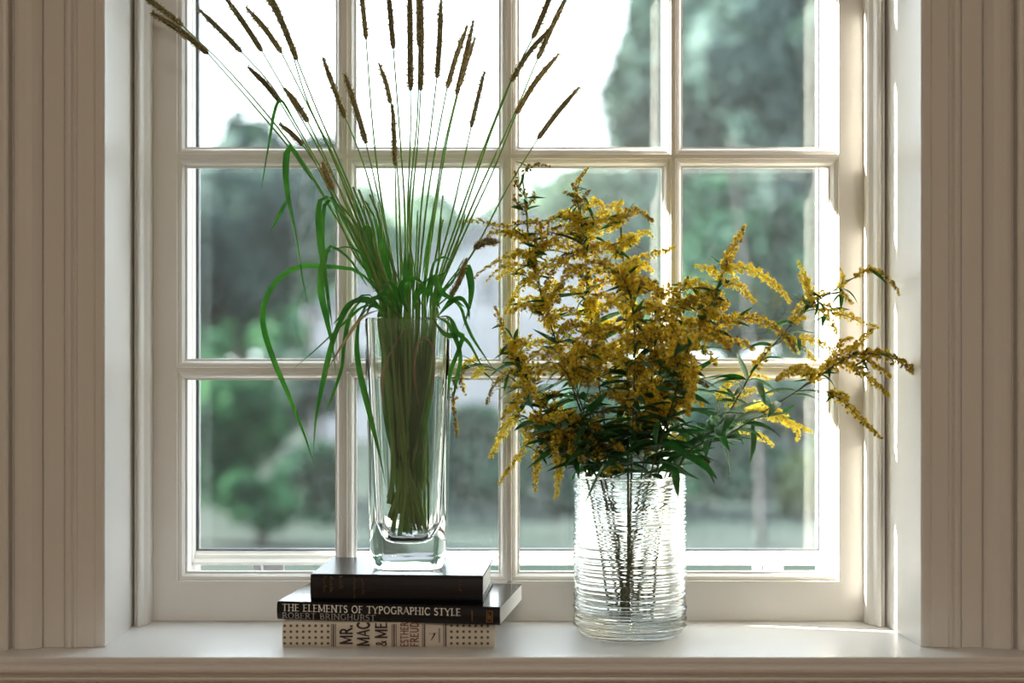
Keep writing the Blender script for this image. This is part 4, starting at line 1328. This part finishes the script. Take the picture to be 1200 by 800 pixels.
def goldenrod(key, label, pts, ytip, plumes, rim=None, leaves=10, l0=0.38, l1=0.85, group='goldenrod stems in the ribbed vase', yrim=None, wid=1.5, fill=0, ftone=0.6, frange=(0.55, 0.97), flen=(34, 58)):
    """pts: photo points from the rim outward"""
    rx_ = pts[0][0]
    yr = yrim if yrim is not None else RVY + random.uniform(-0.03, 0.03)
    bxp = 738 + (738 - rx_) * random.uniform(-0.5, 0.7)
    base = P(bxp, 690, RVY); base.z = RVZ0 + 0.0165
    base.y = RVY - (yr - RVY) * 0.3
    P3 = [base]
    m = len(pts)
    for i, q in enumerate(pts):
        t = i / (m - 1)
        P3.append(P(q[0], q[1], yr + (ytip - yr) * t))
    e = tag(empty('goldenrod_stem', tuple(base)), label, 'flower stem', group)
    path = spline(P3, 40)
    V, Fc = [], []
    add_tube(V, Fc, path, [wid * SX * (1.25 - 0.95 * i / 39) for i in range(40)], 6)
    obj('stem', V, Fc, M_GSTEM, e, True)
    for pl in plumes:
        pp, r, dens, tone = pl[:4]
        opt = pl[4] if len(pl) > 4 else {}
        ya = opt.get('y', None)
        first = P(pp[0][0], pp[0][1], 0)
        # depth: that of the stem where the spray leaves it, then drifting by dy
        ip = min(range(40), key=lambda i: ((path[i].x * F / (path[i].y + D0) + 600 - pp[0][0]) ** 2 + (400 - (path[i].z - H) * F / (path[i].y + D0) - pp[0][1]) ** 2))
        y0 = ya if ya is not None else path[ip].y
        dy = opt.get('dy', 0.0)
        q3 = [P(q[0], q[1], y0 + dy * i / (len(pp) - 1)) for i, q in enumerate(pp)]
        j = max(6, ip - 2)
        if (path[j] - q3[0]).length > 0.004:
            V, Fc = [], []
            add_tube(V, Fc, spline([path[j], (path[j] + q3[0]) * 0.5 + Vector((0, 0, 0.002)), q3[0]], 8), 0.0006, 5)
            obj('twig', V, Fc, M_GTWIG, e, True)
        plume(e, q3, r * SX, dens, tone, **{k: v for k, v in opt.items() if k in ('jit', 'size')})
    for k in range(fill):                # side sprays along the upper stem
        t = frange[0] + (frange[1] - frange[0]) * (k + random.random()) / fill
        i = min(38, int(t * 39))
        p0 = path[i]
        ang = k * 2.4 + random.random()
        out = Vector((math.cos(ang), math.sin(ang) * 0.8, 0.0))
        ln = random.uniform(*flen) * SX * (1.15 - 0.5 * (t - frange[0]) / (frange[1] - frange[0]))
        q3 = [p0, p0 + out * ln * 0.35 + Vector((0, 0, ln * 0.30)), p0 + out * ln * 0.72 + Vector((0, 0, ln * 0.36)), p0 + out * ln + Vector((0, 0, ln * 0.20))]
        for q in q3:
            q.y = min(q.y, -0.012)
        plume(e, q3, random.uniform(5.5, 8.0) * SX, random.uniform(1.7, 2.4), ftone + random.uniform(-0.15, 0.18))
    for k in range(leaves):
        i0 = next(q for q in range(40) if path[q].z > RVZ0 + RTOP + 0.002)
        t = i0 / 39 + (l1 - i0 / 39) * (k + random.uniform(0.1, 0.9)) / leaves
        i = min(38, int(t * 39))
        ang = k * 2.4 + random.uniform(-0.4, 0.4) + len(key)
        out = Vector((math.cos(ang), math.sin(ang) * 0.85, random.uniform(-0.1, 0.65)))
        p0 = path[i]
        ln = random.uniform(0.034, 0.056) * (1.1 - 0.45 * t)
        tipy = p0.y + out.normalized().y * ln
        if tipy > -0.006: out.y = -abs(out.y)
        leaf_at(e, p0, out, ln * 1.25, random.uniform(-0.5, 0.5))
    GS[key] = (e, path)
    return e, path


SP = dict(size=0.0029, jit=0.18)
goldenrod('G1', 'goldenrod stem with sparse brown buds at its top, rising in front of the muntin', [(706, 556), (676, 468), (645, 380), (622, 300), (616, 240), (611, 205)], -0.045, [
    ([(617, 232), (606, 218), (604, 200)], 5, 0.75, 0.22, SP),
    ([(612, 205), (622, 196), (634, 193), (645, 195)], 3.2, 0.8, 0.18, SP),
    ([(616, 245), (626, 232), (625, 224)], 5, 0.8, 0.3, SP),
    ([(618, 250), (606, 240), (601, 228)], 4.5, 0.8, 0.15, SP),
    ([(636, 262), (612, 262), (585, 266), (560, 258), (537, 261)], 4.5, 0.9, 0.38, SP),
    ([(630, 285), (605, 276), (582, 272), (572, 276)], 6, 1.4, 0.5),
    ([(628, 300), (605, 298), (584, 306), (568, 316), (555, 326)], 4.5, 0.9, 0.42, SP),
    ([(632, 315), (606, 310), (584, 316), (570, 330)], 4.5, 0.9, 0.55, SP),
    ([(625, 300), (640, 275), (662, 264)], 7, 1.6, 0.4),
    ([(630, 322), (612, 335), (600, 352), (592, 368)], 5, 1.7, 0.72),
], leaves=16, fill=15, ftone=0.58, frange=(0.58, 0.86))
goldenrod('G2', 'goldenrod stem with a knobbly tip above the yellow sprays', [(716, 556), (702, 450), (690, 350), (682, 270), (676, 222), (688, 199)], -0.055, [
    ([(676, 235), (674, 218), (681, 207), (691, 196)], 4.2, 1.2, 0.34, SP),
    ([(678, 240), (668, 228), (659, 226)], 4, 0.9, 0.25, SP),
    ([(680, 238), (688, 226), (692, 224)], 4, 0.9, 0.25, SP),
    ([(682, 262), (660, 255), (640, 262), (622, 278)], 7, 1.7, 0.42),
    ([(684, 280), (664, 275), (645, 285), (630, 302)], 8, 2.0, 0.5),
    ([(684, 268), (704, 252), (722, 240), (730, 236)], 7, 1.9, 0.7),
    ([(688, 300), (668, 300), (648, 318), (636, 345)], 6.5, 1.8, 0.35),
    ([(685, 285), (702, 272), (718, 268)], 8, 2.0, 0.72),
], leaves=12, fill=22, ftone=0.68, frange=(0.55, 0.92))
goldenrod('G3', 'goldenrod stem with golden side sprays arching over the pane, tallest of the middle', [(736, 556), (735, 440), (733, 345), (728, 280), (726, 246)], -0.05, [
    ([(728, 262), (738, 248), (752, 250), (766, 260)], 5.5, 1.7, 0.28),
    ([(730, 288), (745, 278), (758, 272), (765, 278)], 5, 1.5, 0.72),
    ([(732, 310), (750, 302), (766, 298), (782, 294), (793, 288)], 4.8, 1.1, 0.66),
    ([(732, 320), (748, 312), (760, 308)], 7, 2.0, 0.68),
    ([(731, 335), (750, 332), (766, 342), (778, 352)], 8.5, 2.2, 0.35),
    ([(730, 300), (712, 292), (696, 300)], 8, 2.1, 0.7),
    ([(726, 262), (724, 246), (727, 238)], 6, 1.8, 0.75),
], leaves=12, fill=18, ftone=0.7, frange=(0.52, 0.96))
goldenrod('G4', 'goldenrod stem with greenish upright bud spikes beside the tall vase', [(692, 556), (656, 505), (622, 452), (598, 405), (582, 362)], -0.05, [
    ([(590, 385), (584, 372), (580, 358)], 4.5, 1.1, 0.35, SP),
    ([(600, 410), (592, 396), (588, 382)], 6, 1.3, 0.5, SP),
    ([(608, 430), (600, 415), (604, 402)], 6, 1.4, 0.62),
    ([(615, 440), (596, 438), (580, 452), (570, 474)], 5, 1.3, 0.32, SP),
    ([(622, 455), (606, 464), (595, 480), (588, 492)], 5, 1.3, 0.4, SP),
    ([(612, 432), (628, 415), (642, 412)], 7.5, 1.8, 0.5),
    ([(605, 418), (616, 402), (622, 392)], 6, 1.5, 0.65),
], leaves=12, fill=11, ftone=0.52, frange=(0.5, 0.9), flen=(24, 40))
goldenrod('G5', 'goldenrod stem with bright yellow sprays drooping below the others', [(688, 557), (664, 535), (640, 505), (615, 488), (600, 492)], -0.06, [
    ([(605, 488), (594, 500), (584, 518), (575, 536)], 5.5, 1.9, 0.8),
    ([(625, 510), (608, 535), (592, 556), (585, 568)], 4.5, 1.2, 0.55, SP),
    ([(640, 512), (632, 530), (629, 552), (627, 576)], 5.5, 1.6, 0.55),
    ([(660, 530), (656, 548), (654, 566), (651, 584)], 4.5, 1.6, 0.72),
    ([(622, 494), (616, 508), (620, 520)], 6, 1.7, 0.72),
    ([(632, 500), (640, 520), (642, 535)], 6, 1.6, 0.5),
], leaves=8, fill=10, ftone=0.55, flen=(26, 40), yrim=RVY - 0.03, frange=(0.62, 0.97))
goldenrod('G6', 'goldenrod stem reaching behind the tall vase with dangling brown beads', [(698, 556), (650, 488), (604, 446), (566, 428), (540, 430)], -0.045, [
    ([(545, 430), (536, 442), (532, 462), (533, 486), (536, 512)], 3.6, 1.0, 0.22, SP),
    ([(538, 440), (542, 452), (546, 464)], 3.5, 0.8, 0.4, SP),
    ([(560, 426), (550, 424), (540, 432)], 5.5, 1.5, 0.68),
    ([(566, 430), (560, 438), (553, 443)], 4.5, 1.4, 0.66),
], leaves=7, l0=0.4, l1=0.95)
goldenrod('G7', 'goldenrod stem bending into the room with broad ochre blooms', [(704, 557), (690, 500), (672, 452), (652, 425), (628, 430)], -0.235, [
    ([(676, 450), (654, 432), (634, 434), (618, 455), (604, 478)], 8, 2.4, 0.46),
    ([(676, 445), (668, 425), (650, 415), (634, 420)], 9, 2.5, 0.42),
    ([(690, 455), (690, 435), (676, 430), (668, 452)], 11, 2.6, 0.45),
    ([(684, 440), (702, 428), (712, 436)], 9, 2.4, 0.42),
    ([(690, 425), (712, 410), (738, 398), (752, 396)], 8.5, 2.4, 0.44),
    ([(682, 420), (700, 398), (714, 385), (728, 384)], 7.5, 2.2, 0.38),
    ([(675, 430), (678, 405), (690, 388), (704, 382)], 7.5, 2.2, 0.5),
], yrim=RVY - 0.045, leaves=10, l0=0.36, l1=0.7)
goldenrod('G8', 'goldenrod stem in front of the others with an arched ochre head', [(740, 557), (742, 480), (744, 400), (738, 345), (724, 316)], -0.20, [
    ([(738, 345), (720, 318), (700, 308), (680, 314), (660, 330), (646, 352), (640, 372)], 6.5, 2.0, 0.42),
    ([(738, 340), (742, 318), (748, 300)], 8.5, 2.3, 0.6),
    ([(740, 345), (756, 330), (770, 340), (782, 356)], 7.5, 2.1, 0.35),
    ([(742, 370), (760, 358), (778, 364), (790, 380)], 7.5, 2.1, 0.52),
    ([(742, 360), (724, 352), (708, 362), (698, 378)], 7.5, 2.0, 0.6),
    ([(743, 395), (762, 388), (780, 396), (792, 412)], 8, 2.3, 0.42),
    ([(736, 335), (732, 316), (736, 306)], 9, 2.4, 0.52),
    ([(744, 420), (752, 432), (746, 448)], 7.5, 2.1, 0.42),
], yrim=RVY - 0.04, leaves=14, l0=0.36, l1=0.72, fill=8, ftone=0.5, frange=(0.55, 0.85))
goldenrod('G9', 'goldenrod stem ending in an upright ochre cone over the right pane', [(768, 556), (790, 470), (812, 400), (838, 345), (855, 300), (873, 266)], -0.07, [
    ([(848, 318), (856, 298), (864, 282), (873, 263)], 6.5, 2.3, 0.42),
    ([(846, 330), (836, 318), (824, 314), (815, 311)], 5, 1.5, 0.68),
    ([(850, 318), (872, 314), (894, 324), (912, 338), (926, 354)], 6.0, 2.0, 0.78),
    ([(848, 335), (862, 332), (876, 346), (884, 354)], 6, 1.9, 0.66),
    ([(842, 342), (846, 356), (850, 364)], 6.5, 1.8, 0.58),
    ([(830, 358), (814, 340), (802, 334)], 7, 1.9, 0.62),
    ([(828, 368), (810, 358), (800, 362)], 7.5, 2.0, 0.42),
    ([(832, 372), (852, 378), (872, 372), (900, 380), (922, 396), (931, 412)], 7.5, 2.3, 0.42),
    ([(830, 380), (850, 398), (870, 402), (884, 410)], 7, 2.1, 0.5),
    ([(822, 385), (842, 360), (856, 356)], 6.5, 1.9, 0.45),
], leaves=12, fill=10, ftone=0.55, frange=(0.5, 0.85), flen=(30, 46))
goldenrod('G10', 'goldenrod stem leaning into the room with an ochre spray hanging low', [(762, 557), (784, 486), (800, 432), (806, 410), (812, 402)], -0.24, [
    ([(806, 412), (812, 432), (811, 455), (808, 470), (806, 488)], 6.5, 2.4, 0.52),
    ([(800, 425), (784, 402), (768, 394), (752, 402)], 8, 2.3, 0.42),
    ([(804, 412), (790, 386), (778, 374)], 8, 2.3, 0.46),
    ([(806, 408), (826, 392), (846, 398), (856, 412)], 7.5, 2.2, 0.46),
    ([(796, 430), (776, 424), (760, 436), (750, 448)], 7.5, 2.2, 0.44),
], yrim=RVY - 0.045, leaves=12, l0=0.36, l1=0.8, fill=6, ftone=0.48, frange=(0.6, 0.95), flen=(26, 42))
goldenrod('G11', 'goldenrod stem reaching out over the sash stile with a curled sparse tip', [(786, 553), (846, 494), (884, 432), (915, 394), (945, 362), (980, 338), (1000, 326)], -0.085, [
    ([(952, 358), (948, 338), (940, 318), (935, 306)], 4.5, 1.4, 0.78),
    ([(958, 352), (962, 342), (970, 344)], 4, 1.0, 0.72, SP),
    ([(950, 352), (946, 338), (936, 322)], 4.5, 1.3, 0.75, SP),
    ([(930, 380), (938, 366), (945, 352), (956, 360)], 7.5, 1.8, 0.5),
    ([(985, 338), (988, 322), (984, 314)], 4.5, 1.3, 0.7, SP),
    ([(1000, 326), (1018, 316), (1036, 322), (1047, 334), (1054, 346)], 3.6, 1.3, 0.34, SP),
    ([(984, 342), (994, 352), (1000, 356)], 4, 1.1, 0.55, SP),
    ([(962, 356), (976, 366), (992, 370), (1010, 378), (1030, 384)], 5.5, 1.3, 0.6, SP),
    ([(960, 362), (974, 378), (980, 392)], 5, 1.2, 0.66, SP),
    ([(936, 396), (952, 400), (966, 405), (976, 414)], 5.5, 1.3, 0.64, SP),
    ([(925, 395), (936, 406), (948, 416), (956, 424)], 5, 1.2, 0.68, SP),
    ([(885, 432), (900, 410), (905, 402)], 6, 1.5, 0.5),
], leaves=12, l0=0.4, l1=0.9, yrim=RVY - 0.01)
goldenrod('G12', 'goldenrod stem reaching farthest right, its drooping spray ending over the casing', [(796, 545), (850, 512), (902, 478), (950, 448), (985, 424), (1012, 414), (1030, 416)], -0.125, [
    ([(1008, 414), (1034, 416), (1058, 426), (1078, 442), (1098, 458)], 5.5, 2.0, 0.36),
    ([(985, 424), (1004, 434), (1024, 448), (1042, 464)], 5.5, 1.9, 0.44),
    ([(972, 434), (984, 418), (1004, 404)], 7.5, 2.2, 0.5),
    ([(995, 420), (1008, 402), (1018, 390), (1024, 386)], 6, 1.7, 0.5),
    ([(955, 445), (975, 420), (985, 402), (1000, 396)], 6, 1.5, 0.6),
    ([(955, 446), (942, 434), (926, 436), (910, 445)], 7, 2.4, 0.46, {'dy': -0.05}),
    ([(968, 462), (982, 466), (996, 478), (1014, 496), (1033, 514)], 4.8, 1.6, 0.4),
    ([(970, 460), (984, 462), (996, 466)], 5, 1.6, 0.5),
    ([(1000, 416), (1018, 424), (1036, 436), (1044, 442)], 5, 1.7, 0.4),
], leaves=14, l0=0.36, l1=0.8, yrim=RVY - 0.02)
goldenrod('G13', 'goldenrod stem close to the glass with sunlit lemon yellow sprays', [(780, 556), (822, 515), (858, 494), (880, 488)], -0.022, [
    ([(868, 492), (890, 484), (915, 492), (936, 500), (952, 506)], 5.5, 2.0, 0.95),
    ([(862, 500), (880, 506), (895, 514), (906, 522)], 5.0, 1.7, 0.92),
    ([(875, 484), (892, 474), (908, 480), (920, 490)], 6, 1.8, 0.9),
    ([(850, 480), (868, 462), (890, 458), (905, 462)], 5, 1.4, 0.85),
    ([(840, 470), (856, 448), (880, 440), (902, 444)], 5, 1.4, 0.82),
    ([(905, 480), (925, 496), (936, 508), (934, 516)], 5, 1.6, 0.92),
], leaves=7, yrim=RVY + 0.02)
goldenrod('G14', 'goldenrod stem of full golden blooms between the two taller middle stems', [(752, 556), (772, 460), (790, 390), (796, 350), (798, 330)], -0.09, [
    ([(796, 350), (780, 340), (768, 350), (760, 366)], 8, 2.1, 0.5),
    ([(797, 340), (812, 330), (826, 336)], 7, 2.0, 0.66),
    ([(796, 360), (818, 352), (836, 362)], 8, 2.1, 0.44),
    ([(792, 385), (812, 378), (832, 388), (846, 400)], 8, 2.1, 0.5),
    ([(790, 395), (772, 384), (756, 392)], 7, 1.9, 0.62),
    ([(786, 410), (806, 402), (826, 412), (840, 428)], 7.5, 2.0, 0.46),
], leaves=12, fill=14, ftone=0.55, frange=(0.48, 0.95), flen=(30, 50))
goldenrod('G16', 'goldenrod stem of ochre blooms rising out of the middle of the ribbed vase', [(756, 556), (762, 480), (764, 420), (764, 380), (766, 350)], -0.13, [
    ([(764, 400), (782, 392), (798, 404), (808, 420)], 8, 2.2, 0.45),
    ([(764, 410), (746, 402), (730, 412), (718, 428)], 8, 2.2, 0.48),
    ([(765, 370), (782, 362), (796, 372)], 8, 2.2, 0.5),
], leaves=12, fill=12, ftone=0.5, frange=(0.5, 0.97), flen=(30, 48))
goldenrod('G15', 'goldenrod stem low at the vase rim with ochre clusters among dark leaves', [(708, 557), (696, 532), (680, 505), (664, 492), (650, 500)], -0.17, [
    ([(668, 494), (654, 505), (650, 525), (652, 545)], 7, 1.7, 0.42),
    ([(680, 505), (684, 522), (680, 540)], 7, 1.6, 0.4),
    ([(664, 492), (672, 512), (668, 534)], 7, 1.7, 0.42),
    ([(690, 520), (700, 492), (712, 480), (722, 478)], 6, 1.4, 0.38),
    ([(672, 498), (650, 488), (636, 492)], 6, 1.5, 0.45),
], yrim=RVY - 0.045, leaves=8, l0=0.36, l1=0.8, fill=9, ftone=0.46, frange=(0.6, 0.97), flen=(24, 38))
# dark leafy collar just above the rim: more leaves on the existing stems
keys = list(GS)
for k in range(270):
    e, path = GS[keys[k % len(keys)]]
    i0 = next(q for q in range(40) if path[q].z > RVZ0 + RTOP + 0.003)
    i = min(36, i0 + int(random.random() ** 1.3 * 12))
    p0 = path[i]
    ang = random.uniform(0, 2 * math.pi)
    out = Vector((math.cos(ang), math.sin(ang) - 0.25, random.uniform(-0.15, 0.6)))
    ln = random.uniform(0.036, 0.056)
    if p0.y + out.normalized().y * ln > -0.006: out.y = -abs(out.y) * 0.6
    leaf_at(e, p0, out, ln, random.uniform(-0.7, 0.7))
# traced leaves that hang over the rim
e, path = GS['G12']
leaf_at(e, P(845, 520, -0.09), P(866, 560, -0.09) - P(845, 520, -0.09), 0.042, 0.3, 1)
leaf_at(e, P(818, 536, -0.09), P(840, 566, -0.10) - P(818, 536, -0.09), 0.034, 0.2, 0)
leaf_at(e, P(880, 495, -0.10), P(888, 545, -0.10) - P(880, 495, -0.10), 0.046, 0.9, 1)
e, path = GS['G15']
leaf_at(e, P(712, 535, -0.135), P(690, 590, -0.15) - P(712, 535, -0.135), 0.056, 0.6, 3)
leaf_at(e, P(790, 540, -0.13), P(794, 572, -0.14) - P(790, 540, -0.13), 0.040, 0.5, 3)
# withered bud by the rim
V, Fc = [], []
bp = P(826, 541, -0.095)
for v in ICO_V:
    V.append(bp + Vector((v[0] * 0.0055, v[1] * 0.005, v[2] * 0.0062)) * (1 + 0.18 * math.sin(9 * v[0] + 7 * v[2])))
tag(obj('withered_bud', V, ICO_F, principled('withered_brown', (0.09, 0.035, 0.015), 0.8), GS['G12'][0]), label='withered brown bud')
V, Fc = [], []
add_tube(V, Fc, spline([P(818, 530, -0.088), P(823, 535, -0.092), bp], 6), 0.0007, 5)
obj('twig', V, Fc, M_GTWIG, GS['G12'][0])
